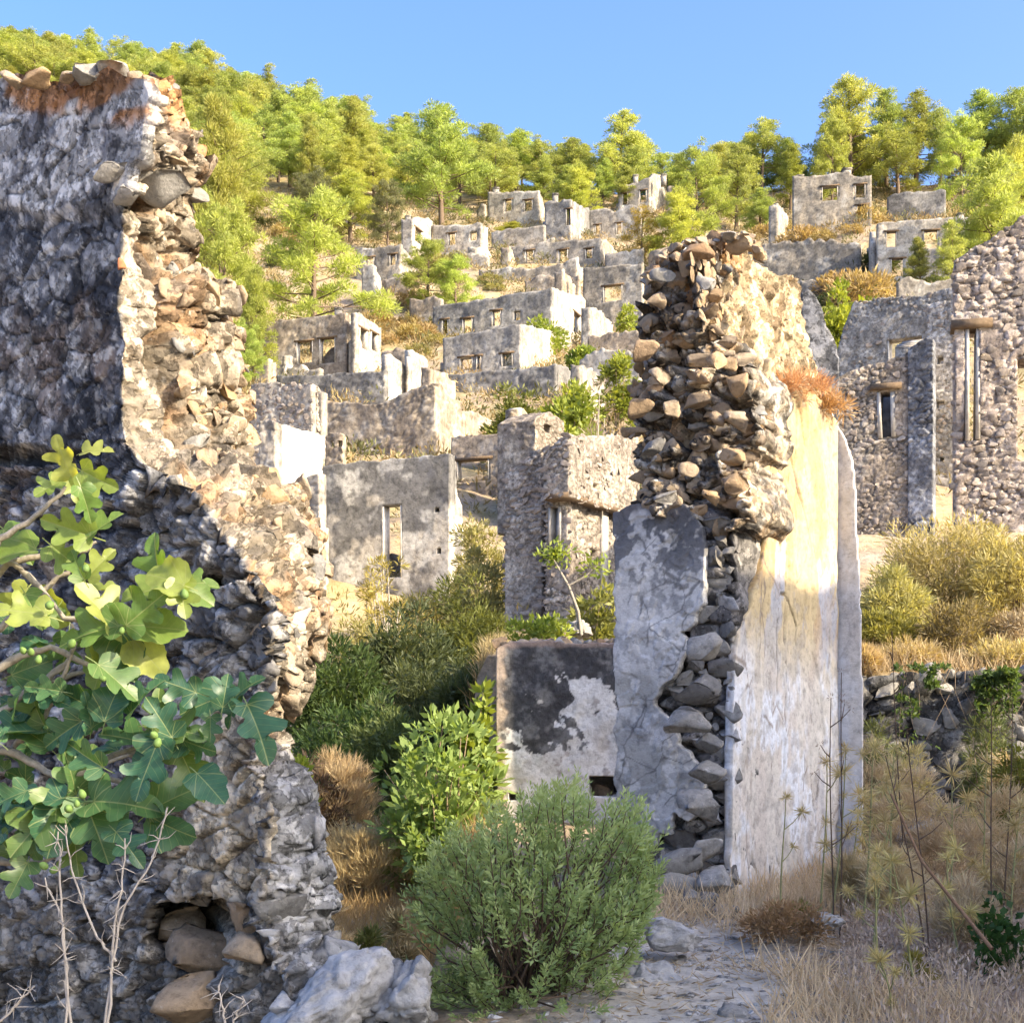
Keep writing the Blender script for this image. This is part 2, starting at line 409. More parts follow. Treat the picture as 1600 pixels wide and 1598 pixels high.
def place_stones(parent, items, mats, lo=False, limit=300, name='stone', stuffmat=None, weights=None):
    """items: (pos, normal, size, aspect, depth). Largest 'limit' as parts, rest joined."""
    items = sorted(items, key=lambda q: -q[2])
    RL = ROCKS_LO if lo else ROCKS
    o0 = Vector(parent['_o']); rest = []
    for i, (p, n, s, asp, dp) in enumerate(items):
        R = frame(n) @ Matrix.Rotation(random.uniform(-.28, .28), 3, 'Z') @ Matrix.Rotation(random.choice((0, math.pi)), 3, 'X')
        S = Matrix.Diagonal((s*.60*asp**.6, s*.60/asp**.6, s*.60*dp))
        k = random.randrange(len(RL))
        if i < limit:
            m = random.choices(mats, weights)[0]
            o = link(name, rock_me(k, m, lo), parent)
            o.matrix_local = Matrix.Translation(Vector(p)-o0) @ (R@S).to_4x4()
        else: rest.append((np.array(R@S), np.array(p), k))
    if rest:
        V = []; Fc = []; n0 = 0
        for A, p, k in rest:
            v, f = ROCKS_LO[k % len(ROCKS_LO)]; V.append(v@A.T+p); Fc.append(f+n0); n0 += len(v)
        V = np.concatenate(V)
        c = mix(np.broadcast_to(np.array(stuffmat[1]), V.shape), stuffmat[2], np.repeat(RS.rand(len(rest)), [len(ROCKS_LO[k % 8][0]) for _, _, k in rest]))
        o = obj('small_stones', V, np.concatenate(Fc), stuffmat[0], parent, c, True); o['kind'] = 'stuff'
def darts(cands, sizes, gap=.82, limit=900):
    """cands (n,2), sizes (n,) in same units; greedy big to small"""
    order = np.argsort(-sizes); keep = []; kp = np.zeros((0, 2)); ks = np.zeros(0)
    for i in order:
        if len(keep):
            d = np.hypot((kp[:, 0]-cands[i, 0])*.85, (kp[:, 1]-cands[i, 1])*1.15)
            if (d < (ks+sizes[i])*.5*gap).any(): continue
        keep.append(i); kp = np.vstack([kp, cands[i]]); ks = np.append(ks, sizes[i])
        if len(keep) >= limit: break
    return keep
def inpoly(x, y, poly):
    poly = np.asarray(poly, float); c = np.zeros(np.shape(x), bool); j = len(poly)-1
    for i in range(len(poly)):
        xi, yi = poly[i]; xj, yj = poly[j]
        c ^= ((yi > y) != (yj > y)) & (x < (xj-xi)*(y-yi)/((yj-yi) if yj != yi else 1e-9)+xi); j = i
    return c

# ------------------------------------------------------------------ flat-ish walls on a vertical plane
class Pl:
    def __init__(s, p0, ang, kind='f'):
        s.p0 = np.array(p0[:2], float); a = math.radians(ang)
        s.u = np.array([math.cos(a), -math.sin(a)]) if kind == 'f' else np.array([math.sin(a), math.cos(a)])
        s.n = np.array([s.u[1], -s.u[0]])
    def uv(s, px, py):
        px = np.asarray(px, float); py = np.asarray(py, float)
        dx = (px-800)/F; t = (s.n@s.p0)/(s.n[0]*dx+s.n[1]); 
        P = np.stack([dx*t, t], -1)-s.p0
        return P@s.u, ZC+(YH-py)/F*t
    def P(s, u, z, off=0.0):
        u = np.asarray(u, float); z = np.asarray(z, float)
        return np.stack([s.p0[0]+u*s.u[0]+s.n[0]*off, s.p0[1]+u*s.u[1]+s.n[1]*off, z], -1)
    def dist(s): return float(s.p0[1])
N3 = lambda pl: np.array([pl.n[0], pl.n[1], 0])
def lines(a, b, step, extra=()):
    n = max(2, int((b-a)/step)+1); L = list(np.linspace(a, b, n)); 
    for e in extra:
        if a < e < b:
            L = [q for q in L if abs(q-e) > step*.45]; L.append(e)
    return np.array(sorted(L))
def wallsheet(pl, poly_uz, holes, step, th, amp=.02, freq=2.0, off=0.0, rag=.12, colfn=None, ragside=0.0, seed=0, dent=None, stone=None, layers=1):
    poly = np.asarray(poly_uz, float)
    u0, z0 = poly.min(0); u1, z1 = poly.max(0)
    us = lines(u0, u1, step, [h[0] for h in holes]+[h[1] for h in holes]); zs = lines(z0, z1+rag, step, [h[2] for h in holes]+[h[3] for h in holes])
    U, Z = np.meshgrid(us, zs)
    cu = (U[:-1, :-1]+U[1:, 1:])/2; cz = (Z[:-1, :-1]+Z[1:, 1:])/2
    q = pl.P(cu, cz)
    jz = (fbm(np.stack([cu*2.1, cz*.3, 0*cu+seed], -1), 31, 4)-.5)*2*rag
    hi = sstep(0, .15, (cz-z0)/max(z1-z0, .01))
    ju = (fbm(q*2.2, 33+seed, 4)-.5)*2*ragside+(fbm(q*14, 35, 3)-.5)*ragside*1.1; jz = jz+(fbm(q*9, 36, 3)-.5)*rag*.8
    ins = inpoly(np.clip(cu+ju, u0+1e-4 if not ragside else -1e9, u1-1e-4 if not ragside else 1e9), cz-jz*hi, poly)
    for h in holes: ins &= ~((cu > h[0]) & (cu < h[1]) & (cz > h[2]) & (cz < h[3]))
    nr, nc = U.shape; gi = np.arange(nr*nc).reshape(nr, nc); pad0 = np.zeros((nr+1, nc+1), bool); pad0[1:-1, 1:-1] = ins; E_ = []
    for m_, i_, j_ in ((ins & ~pad0[:-2, 1:-1], gi[:-1, :-1], gi[:-1, 1:]), (ins & ~pad0[2:, 1:-1], gi[1:, 1:], gi[1:, :-1]), (ins & ~pad0[1:-1, 2:], gi[:-1, 1:], gi[1:, 1:]), (ins & ~pad0[1:-1, :-2], gi[1:, :-1], gi[:-1, :-1])):
        E_.append(np.stack([i_[m_], j_[m_]], -1))
    E_ = np.concatenate(E_); bvv = np.unique(E_); uf, zf_ = U.ravel().copy(), Z.ravel().copy()
    lock = (zf_ < z0+step*1.2)
    if not ragside: lock |= (uf < u0+step*.5) | (uf > u1-step*.5)
    for h in holes: lock |= (uf > h[0]-step*.6) & (uf < h[1]+step*.6) & (zf_ > h[2]-step*.6) & (zf_ < h[3]+step*.6)
    mv = bvv[~lock[bvv]]
    for _ in range(3):
        for arr in (uf, zf_):
            s_ = np.zeros(len(uf)); n_ = np.zeros(len(uf)); np.add.at(s_, E_[:, 0], arr[E_[:, 1]]); np.add.at(s_, E_[:, 1], arr[E_[:, 0]]); np.add.at(n_, E_.ravel(), 1)
            arr[mv] = .4*arr[mv]+.6*s_[mv]/np.maximum(n_[mv], 1)
    U, Z = uf.reshape(nr, nc), zf_.reshape(nr, nc)
    Pf = pl.P(U, Z, off)
    d = (fbm(Pf*freq, 41+seed, 5)-.5)*2*amp
    if dent is not None: d = d+dent(U, Z)
    if stone:
        sz, dep = stone[:2]; wq = np.stack([U/sz*.8, 0*U+seed, Z/sz*1.25], -1); wq = wq+(fbm(np.stack([U/sz*.7, 0*U, Z/sz*.7], -1), 43, 3)[..., None]-.5)*.9
        s1, s2, sid = worley(wq, 44); gate = sstep(.38, .58, fbm(np.stack([U*1.1, 0*U+seed, Z*1.1], -1), 45, 4)); edge = sstep(.02, .22, s2-s1)
        d = d+((edge-1)*dep+(sid-.5)*dep*.9)*(.22+.62*gate)
    Pf = Pf+N3(pl)*d[..., None]
    Pb = pl.P(U, Z, off-th)
    nr, nc = U.shape; nv = nr*nc
    idx = np.arange(nv).reshape(nr, nc)
    a, b, c, e = idx[:-1, :-1], idx[:-1, 1:], idx[1:, 1:], idx[1:, :-1]
    Fc = [np.stack([a, b, c, e], -1)[ins], np.stack([a, e, c, b], -1)[ins]+nv]
    pad = np.zeros((nr+1, nc+1), bool); pad[1:-1, 1:-1] = ins
    def side(m, i, j): 
        if m.any(): Fc.append(np.stack([j[m], i[m], i[m]+nv, j[m]+nv], -1))
    side(ins & ~pad[:-2, 1:-1], a, b); side(ins & ~pad[2:, 1:-1], c, e)
    side(ins & ~pad[1:-1, 2:], b, c); side(ins & ~pad[1:-1, :-2], e, a)
    col = colfn(Pf, U, Z, (Z-z0)/max(z1-z0, .01)) if colfn else None
    if stone and col is not None:
        k = (.70+.55*sid)*edge+(1-edge)*stone[2]; col = col*(1+(k-1)*(.25+.75*gate))[..., None]
    V = np.concatenate([Pf.reshape(-1, 3), Pb.reshape(-1, 3)])
    C2 = np.concatenate([col.reshape(-1, 3)]*2) if col is not None else None
    if layers > 1 and len(Fc) > 2:
        sd = np.concatenate(Fc[2:]); Fc = Fc[:2]; bv = np.unique(sd[:, :2]); base = len(V); lut = np.zeros(nv, int); lut[bv] = np.arange(len(bv))
        prev = lambda ids: ids; rings = []
        for l in range(1, layers):
            f = l/layers; p = V[bv]*(1-f)+V[bv+nv]*f; nz = np.stack([fbm(p*6+k*9, 46+k, 4)-.5 for k in range(3)], -1)
            rings.append(p+nz*min(.10, th*.35)*stepn(step)); 
        cen = (V[bv]).mean(0)
        for l, p in enumerate(rings):
            V = np.concatenate([V, p])
            if C2 is not None: C2 = np.concatenate([C2, colfn(p, U.reshape(-1)[bv], Z.reshape(-1)[bv]+.13*(l+1), ((Z-z0)/max(z1-z0, .01)).reshape(-1)[bv])])
        ids = [lambda q: q]+[(lambda q, l=l: base+l*len(bv)+lut[q]) for l in range(layers-1)]+[lambda q: q+nv]
        for l in range(layers): Fc.append(np.stack([ids[l](sd[:, 0]), ids[l](sd[:, 1]), ids[l+1](sd[:, 1]), ids[l+1](sd[:, 0])], -1))
    F2 = np.concatenate([f.reshape(-1, 4) for f in Fc])
    used = np.unique(F2); mp = np.zeros(len(V), int); mp[used] = np.arange(len(used))
    cc = C2[used] if C2 is not None else None
    return V[used], mp[F2], cc
def stepn(s): return 1.0
def px_poly(pl, pts): 
    p = np.asarray(pts, float); u, z = pl.uv(p[:, 0], p[:, 1]); return np.stack([u, z], -1)
def px_hole(pl, r):
    x0, y0, x1, y1 = r; xm, ym = (x0+x1)/2, (y0+y1)/2
    ua, _ = pl.uv(x0, ym); ub, _ = pl.uv(x1, ym); _, zb = pl.uv(xm, y1); _, zt = pl.uv(xm, y0)
    return (float(min(ua, ub)), float(max(ua, ub)), float(zb), float(zt))
def colfn_ruin(light, dark, k=1.0, fs=1.0, topdark=.5, white=.0, seed=0, botbrown=.0):
    light, dark = np.array(light), np.array(dark)
    def fn(P, U, Z, h):
        a = fbm(P*np.array([.9, .9, 1.0])*fs+seed, 51, 5); b = fbm(np.stack([U*2.2*fs, Z*.25*fs, 0*U+seed], -1), 52, 4); c2 = fbm(P*3.1*fs+seed, 53, 4)
        t = sstep(.45, .57, a*.55+b*.3+c2*.25+topdark*.22*sstep(.55, 1.0, h)-.04)*k
        col = mix(np.broadcast_to(light, P.shape), dark, np.clip(t, 0, 1))
        if white: col = mix(col, np.array([.60, .58, .53]), sstep(.55, .62, fbm(P*1.3*fs+seed+9, 54, 4))*white)
        if botbrown: col = mix(col, np.array([.30, .25, .19]), sstep(.5, .0, h)*botbrown*sstep(.3, .6, c2))
        return col
    return fn
def scatter_plane(parent, pl, poly, holes, smin, smax, n, mats, off=0.0, depth=.5, lo=True, seed=1, stuff=None, gap=.82, asp=(.9, 1.6), weights=None, limit=900, dfun=None):
    r = np.random.RandomState(seed); poly = np.asarray(poly); a, b = poly.min(0), poly.max(0)
    c = r.uniform(a, b, size=(n, 2)); s = smin+(smax-smin)*r.rand(n)**2.2
    k = inpoly(c[:, 0], c[:, 1], poly)
    for h in holes: k &= ~((c[:, 0] > h[0]-s*.45) & (c[:, 0] < h[1]+s*.45) & (c[:, 1] > h[2]-s*.4) & (c[:, 1] < h[3]+s*.4))
    c, s = c[k], s[k]; keep = darts(c, s, gap, limit)
    it = []
    for i in keep:
        p = pl.P(c[i, 0], c[i, 1], off+r.uniform(-.15, .12)*s[i]+(float(dfun(np.array([c[i, 0]]), np.array([c[i, 1]]))[0]) if dfun else 0)); n_ = nrm(N3(pl)+r.normal(size=3)*.16)
        it.append((p, n_, s[i], r.uniform(*asp), depth))
    place_stones(parent, it, mats, lo, 300, 'stone', stuff or (M_MID, (.30, .27, .23), (.42, .38, .32)), weights)

# ------------------------------------------------------------------ THE BIG LEFT RUIN
def left_wall():
    th = thing('ruined_wall', 'tall broken wall filling the left side, dark plaster face and sunlit rubble end', 'ruined wall', (-2.6, 7.4, -.2))
    e1y = [60, 118, 150, 200, 250, 262, 330, 400, 480, 560, 640, 690, 712, 740, 770, 800, 850, 900, 950, 1000, 1060, 1100, 1150, 1200, 1250, 1300, 1350, 1400, 1450, 1500, 1598, 1720]
    e1x = [233, 235, 240, 232, 228, 214, 192, 190, 188, 192, 190, 195, 212, 245, 300, 325, 365, 395, 425, 438, 425, 412, 400, 405, 425, 428, 420, 412, 420, 440, 470, 480]
    e2y = [60, 112, 150, 200, 230, 280, 330, 400, 430, 470, 500, 540, 580, 640, 700, 742, 760, 800, 850, 900, 1000, 1030, 1060, 1110, 1150, 1180, 1250, 1300, 1350, 1400, 1450, 1500, 1550, 1598, 1720]
    e2x = [250, 255, 268, 292, 318, 318, 312, 302, 345, 378, 372, 362, 385, 394, 404, 412, 480, 485, 500, 493, 495, 472, 465, 430, 412, 415, 462, 478, 505, 520, 528, 552, 610, 675, 720]
    pl = Pl(at(200, 0, 7.0), 38)
    rows = np.concatenate([np.arange(118, 1600, 3.4), np.arange(1600, 1730, 12)])
    E1 = np.interp(rows, e1y, e1x); E2 = np.interp(rows, e2y, e2x)
    E1 = E1+(fbm(np.stack([rows*.035, 0*rows, 0*rows], -1), 3, 4)-.5)*14
    E2 = E2+(fbm(np.stack([rows*.05, 0*rows+4, 0*rows], -1), 4, 4)-.5)*22
    s = np.concatenate([np.linspace(0, .37, 20)[:-1], np.linspace(.37, 1, 132)])
    PXf = -300+(E1[:, None]+300)*s[None]; PYf = np.repeat(rows[:, None], len(s), 1)
    top = np.interp(PXf, [-300, -100, 0, 30, 60, 80, 110, 130, 150, 175, 200, 235], [150, 150, 128, 116, 124, 130, 128, 108, 122, 106, 122, 128])
    PYf = PYf+(top-118)*np.exp(-(rows[:, None]-118)/50)
    u, z = pl.uv(PXf, PYf); Pf = pl.P(u, z)
    tt = np.linspace(0, 1, 48)[1:]
    Y2 = np.interp(rows, [100, 700, 760, 1100, 1250, 1500, 1600, 1750], [7.95, 8.0, 7.85, 7.7, 7.25, 6.75, 6.45, 6.3])
    Pe = np.stack([(E2-800)/F*Y2, Y2, ZC+(YH-rows)/F*Y2], -1)
    P1 = Pf[:, -1]
    Ps = P1[:, None]*(1-tt)[None, :, None]+Pe[:, None]*tt[None, :, None]
    tb = np.linspace(0, 1, 5)[1:]
    Xb = (-300-800)/F*8.6; Pend = np.stack([np.full(len(rows), Xb), np.full(len(rows), 8.9), Pe[:, 2]], -1)
    Pm = np.stack([Pe[:, 0]-.35, Pe[:, 1]+.45, Pe[:, 2]], -1)
    dn = sstep(1330, 1480, rows)*.42; kk_ = sstep(1370, 1470, rows); Pm[:, 0] += .25*kk_; Pm[:, 1] -= .36*kk_; Pm[:, 2] -= .25*kk_; Pend[:, 2] -= 1.3*kk_
    Pbk = Pm[:, None]*(1-tb)[None, :, None]+Pend[:, None]*tb[None, :, None]
    nf, ns = len(s), len(tt)
    P = np.concatenate([Pf, Ps, Pm[:, None], Pbk], 1)
    nr, nc = P.shape[:2]
    PX = 800+F*P[..., 0]/P[..., 1]; PY = YH-(P[..., 2]-ZC)*F/P[..., 1]
    Nn = nrm(np.cross(np.gradient(P, axis=1), -np.gradient(P, axis=0)))
    Nn[:, :nf-2] = N3(pl)
    isF = np.zeros((nr, nc)); isF[:, :nf] = 1; isS = np.zeros((nr, nc)); isS[:, nf:nf+ns] = 1
    # displacement: stone courses, lumps, pits
    q = P*np.array([1, 1, 1.35]); q = q+(fbm(P*3, 61, 3)[..., None]-.5)*.22
    f1, f2, cid = worley(q*4.2, 71); g1, g2, gid = worley(q*9.5, 75)
    big = fbm(P*1.6, 62, 5)-.5; fine = fbm(P*9, 63, 5)-.5; vf = fbm(P*26, 64, 3)-.5
    crev = sstep(.0, .16, f2-f1); crev2 = sstep(0, .2, g2-g1)
    upper = sstep(345, 320, PY+(fbm(P*5, 66, 3)-.5)*70)*isF                       # lime coat near the top
    smooth_mid = sstep(330, 380, PY)*sstep(735, 690, PY)*isF
    low = sstep(700, 760, PY)*isF
    crk = sstep(.07, .0, f2-f1)*sstep(.42, .55, fbm(P*1.7+40, 92, 3))*isF; crk2 = sstep(.08, .0, g2-g1)*sstep(.50, .60, fbm(P*2.6+50, 93, 3))*isF; pit = sstep(.64, .72, fbm(P*34, 94, 3))*isF
    lw = sstep(690, 760, PY)
    dF = (big*.035+fine*.010+vf*.007-crk*.012-crk2*.004-pit*.008)*(1-.0*lw)+lw*(big*.03+fine*.05-crk*.02)
    dF = dF+upper*.025 + smooth_mid*((crev-1)*.006+(cid-.5)*.006) + low*((crev-1)*.05+(cid-.5)*.07+(crev2-1)*.02+fine*.05)
    creamd = sstep(1095, 1130, PY)*sstep(1420, 1370, PY)*sstep(240, 300, PX)*isF
    dF = dF*(1-.45*creamd)
    dS = big*.20+fine*.16+vf*.05+(crev-1)*.04+(cid-.5)*.06+(crev2-1)*.035+(gid-.5)*.05
    t01 = np.zeros((nr, nc)); t01[:, nf:nf+ns] = tt[None]
    jamb = isS*sstep(.30, .22, t01)*sstep(735, 700, PY)*sstep(325, 345, PY)
    dS = dS*(1-.6*jamb)-isS*.22*np.exp(-((t01-.34)/.06)**2)*sstep(730, 690, PY)*sstep(300, 340, PY)
    dS = dS+isS*np.sin(np.pi*np.clip(t01, 0, 1))*.10*sstep(420, 470, PY)
    d = dF*isF+dS*isS+(1-isF-isS)*big*.2
    # features: crack under the dark coat, protruding block shadowed cavity, hollow at the base, dark niche
    def hole(x0, y0, rx, ry, dep): return -dep*sstep(1.0, .55, np.sqrt(((PX-x0)/rx)**2+((PY-y0)/ry)**2)+(fbm(P*7, 67, 3)-.5)*.5)
    hF = isF*(hole(40, 712, 115, 17, .30)+hole(312, 1470, 66, 74, 1.1)+hole(262, 1452, 36, 44, .6)+hole(330, 905, 26, 16, .25)+hole(250, 850, 22, 34, .16)+hole(215, 318, 26, 16, .2)); d = d+(isF+isS)*hole(238, 322, 30, 22, .3)+isS*hole(240, 545, 22, 34, .35)
    d = d+isF*sstep(262, 300, PX)*0
    P = P+Nn*d[..., None]+hF[..., None]*np.array([.30, -.95, 0])
    # colours of the coats and stones themselves
    a = fbm(P*2.2+3, 81, 5); b = fbm(P*6.5, 82, 5); c3 = fbm(P*15, 83, 4)
    dk = mix(np.broadcast_to(np.array([.075, .082, .098]), P.shape), np.array([.28, .288, .305]), sstep(.42, .60, b*.45+a*.25+c3*.3))
    dk = mix(dk, np.array([.55, .545, .53]), sstep(.545, .575, b*.4+c3*.4+fbm(P*1.3+33, 96, 3)*.2)*.85)
    dk = mix(dk, np.array([.27, .20, .145]), sstep(.57, .68, fbm(P*3.3+11, 84, 4))*.5)
    wh = mix(np.broadcast_to(np.array([.62, .61, .59]), P.shape), np.array([.20, .20, .21]), sstep(.515, .56, b*.45+c3*.25+a*.3))
    cF = mix(dk, wh, upper)
    grey = mix(np.broadcast_to(np.array([.17, .165, .16]), P.shape), np.array([.37, .355, .33]), sstep(.38, .62, cid*.35+b*.65))
    cF = mix(cF, grey, low*sstep(190, 240, PX+60*(a-.5))*.8)
    cF = mix(cF, np.array([.045, .045, .05]), np.clip(crk+crk2*.7+pit*.5, 0, 1)*.75)
    cF = mix(cF, np.array([.62, .61, .58]), sstep(.62, .66, fbm(P*19+70, 95, 4))*isF*.55)
    cream = sstep(1085, 1120, PY)*sstep(1440, 1390, PY+(b-.5)*90)*sstep(235, 290, PX+(a-.5)*80)*isF
    cr = mix(np.broadcast_to(np.array([.60, .52, .39]), P.shape), np.array([.30, .27, .23]), sstep(.53, .62, b*.6+c3*.4))
    cF = mix(cF, cr, cream)
    base = sstep(1370, 1430, PY)*isF
    cF = mix(cF, mix(np.broadcast_to(np.array([.21, .19, .165]), P.shape), np.array([.38, .345, .295]), sstep(.4, .62, cid*.4+b*.6)), base)
    rust = sstep(.50, .57, fbm(P*np.array([2.2, 2.2, 3.4])+5, 85, 4)+.10*sstep(150, 118, PY)+.09*np.exp(-((PX-165)/70)**2))*sstep(205, 165, PY+(fbm(P*6, 88, 3)-.5)*60)*(isF+isS)
    cF = mix(cF, np.array([.42, .19, .06]), np.clip(rust, 0, 1)*.9)
    warm = mix(np.broadcast_to(np.array([.27, .22, .16]), P.shape), np.array([.43, .37, .285]), sstep(.36, .62, b*.6+cid*.4))
    warm = mix(warm, np.array([.40, .23, .11]), sstep(.56, .66, fbm(P*4+7, 86, 3))*.6)
    warm = mix(warm, np.array([.17, .155, .14]), sstep(.60, .70, fbm(P*5+17, 87, 4))*.7)
    warm = mix(warm, np.array([.43, .37, .29]), jamb*.8)
    lowS = sstep(1120, 1230, PY)
    warm = mix(warm, mix(np.broadcast_to(np.array([.30, .30, .30]), P.shape), np.array([.50, .49, .475]), sstep(.4, .6, b)), lowS)
    warm = mix(warm, np.array([.38, .20, .08]), np.clip(rust, 0, 1)*.8)
    c = mix(warm, cF, isF)
    i = np.arange(nr-1)[:, None]*nc+np.arange(nc-1)[None]
    Fq = np.stack([i, i+nc, i+nc+1, i+1], -1).reshape(-1, 4)
    V = P.reshape(-1, 3); C = c.reshape(-1, 3)
    # top cap: from the front crest back to the rear
    nt = nf+ns-1; crest = P[0, :nt+1]; k = np.linspace(0, 1, 5)[1:]
    ux = np.linspace(0, 1, nt+1)
    cap = [crest]
    for kk in k:
        tgt = np.stack([np.minimum(crest[:, 0], Pm[0, 0]+.0), np.maximum(8.5+0*ux, crest[:, 1]), crest[:, 2]+.04*math.sin(kk*3)], -1)
        rw = crest*(1-kk)+tgt*kk; rw[:, 2] += (fbm(rw*4, 90, 4)-.5)*.25*min(1, kk*3); cap.append(rw)
    cap = np.array(cap); n0 = len(V); m = cap.shape[1]
    j = np.arange(4)[:, None]*m+np.arange(m-1)[None]
    V = np.concatenate([V, cap.reshape(-1, 3)]); Fq = np.concatenate([Fq, n0+np.stack([j, j+1, j+m+1, j+m], -1).reshape(-1, 4)])
    cc = mix(np.broadcast_to(np.array([.34, .29, .22]), cap.shape), np.array([.38, .19, .08]), sstep(.5, .62, fbm(cap*3, 91, 4)))
    C = np.concatenate([C, cc.reshape(-1, 3)])
    obj('wall_core', V, Fq, M_NEAR, th, C, False)
    # stones of the broken end
    r = np.random.RandomState(5); it = []
    Nd = nrm(np.cross(np.gradient(P, axis=1), -np.gradient(P, axis=0)))
    def region(n, x0, x1, y0, y1, smin, smax, cond, gap, dep, pw=2.2, lim=900, asp=(.85, 1.5), sink=.12):
        c = r.uniform((x0, y0), (x1, y1), size=(n, 2)); sz = smin+(smax-smin)*r.rand(n)**pw
        ok = []
        for q in range(n):
            ri = min(np.searchsorted(rows, c[q, 1]), nr-1); rowx = PX[ri, :nf+ns]; 
            ci = int(np.argmin(np.abs(rowx-c[q, 0])))
            ok.append((ri, ci, abs(rowx[ci]-c[q, 0]) < 12))
        ok = np.array(ok); kk = [q for q in range(n) if ok[q, 2] and cond(ok[q, 0], ok[q, 1], c[q])]
        c, sz, ok = c[kk], sz[kk], ok[kk]
        for q in darts(c, sz, gap, lim):
            ri, ci = ok[q, 0], ok[q, 1]; S = sz[q]*P[ri, ci, 1]/F
            nn = nrm(Nd[ri, ci]*.6+(N3(pl) if ci < nf else nrm(np.array([.85, -.5, .1])))*.7+r.normal(size=3)*.18)
            it.append((P[ri, ci]-nn*S*sink, nn, S, r.uniform(*asp), .62))
    st = lambda ri, ci: ci >= nf
    region(4200, 195, 412, 130, 745, 9, 44, lambda ri, ci, q: st(ri, ci) and t01[ri, ci] > .36, .80, .8, 2.4, sink=.16)
    region(2600, 235, 505, 735, 1120, 10, 46, lambda ri, ci, q: st(ri, ci) and t01[ri, ci] > .12, .82, .8, 2.4, sink=.18)
    nS = len(it); warm_it = it; it = []
    grey_it = []
    it = grey_it
    region(900, 222, 440, 745, 1090, 18, 52, lambda ri, ci, q: ci < nf and PX[ri, ci] < np.interp(rows[ri], e1y, e1x)-12, 1.02, .5, 1.8, sink=.42, asp=(1, 1.9))
    region(900, 40, 410, 1400, 1640, 22, 66, lambda ri, ci, q: ci < nf and not (255 < q[0] < 372 and 1410 < q[1] < 1525), 1.0, .5, 1.6, sink=.36, asp=(1, 1.9))
    pale_it = []; it = pale_it
    region(700, 412, 620, 1235, 1640, 26, 74, lambda ri, ci, q: st(ri, ci), .9, .7, 1.5, asp=(1, 1.9), sink=.25)
    hol = []
    for (x, y, Yd, s) in ((285, 1447, 7.45, 70), (322, 1492, 7.3, 98), (290, 1560, 7.05, 84), (400, 1445, 6.95, 74), (385, 1478, 6.9, 56), (345, 1530, 7.3, 60), (300, 1520, 7.6, 60), (258, 1490, 7.5, 40)):
        hol.append((at(x, y, Yd-.42), np.array([0, -1, .2]), s*Yd/F*1.05, 1.3, .8))
    place_stones(th, warm_it, [S_WARM, S_GREY, S_BRICK], False, 190, 'stone', (M_NEAR, (.34, .285, .215), (.46, .395, .30)), [.84, .15, .008])
    place_stones(th, grey_it, [S_GREY, S_WARM], False, 60, 'stone', (M_NEAR, (.24, .225, .205), (.36, .34, .31)), [.85, .15])
    place_stones(th, pale_it, [S_PALE, S_GREY], False, 40, 'stone', (M_NEAR, (.36, .355, .345), (.5, .49, .475)), [.85, .15])
    place_stones(th, hol, [S_WARM], False, 50)
    base_it = []
    for k in range(46):
        f = random.random(); x = 425+f*235+random.uniform(-25, 30); y = np.interp(x, [420, 470, 520, 560, 620, 690], [1350, 1405, 1460, 1520, 1565, 1610])+random.uniform(15, 140)*(1-.4*f)
        Yd = np.interp(y, [1350, 1500, 1650], [7.05, 6.55, 6.15]); base_it.append((at(x, y, Yd), nrm(np.array([.35+random.uniform(-.2, .2), -.8, .6])), random.uniform(28, 62)*Yd/F, random.uniform(.9, 1.3), .8))
    place_stones(th, base_it, [S_PALE, S_GREY], False, 60, weights=[.7, .3])
    # the block that sticks out under the top ledge and the loose stones on the crest
    blk = [(at(252, 288, 7.15), np.array([.5, -.7, .4]), .23, 1.3, 1.0), (at(205, 268, 7.0), np.array([.2, -.9, .6]), .17, 1.5, .7), (at(170, 266, 6.98), np.array([.1, -.9, .6]), .13, 1.6, .7), (at(195, 300, 7.0), np.array([.1, -.9, .1]), .13, 1.2, .7)]
    place_stones(th, blk, [S_GREY], False)
    for (x, y, s) in ((140, 116, 46), (178, 116, 50), (163, 124, 30), (108, 122, 26), (58, 122, 44), (20, 126, 36), (215, 124, 30), (232, 130, 28)):
        place_stones(th, [(at(x, y, 7.15), np.array([.1, -.4, 1]), s*7.1/F, 1.3, .8)], [S_WARM if s < 45 else S_GREY], False)
    place_stones(th, [(at(190, 412, 6.93), np.array([.7, -.7, 0]), .05, .7, .5), (at(300, 955, 6.8), np.array([0, -1, 0]), .055, 1.7, .5), (at(325, 965, 6.8), np.array([0, -1, 0]), .06, 1.5, .5), (at(345, 770, 7.1), np.array([.3, -.9, .2]), .10, 1.1, .8)], [S_BRICK])
left_wall()

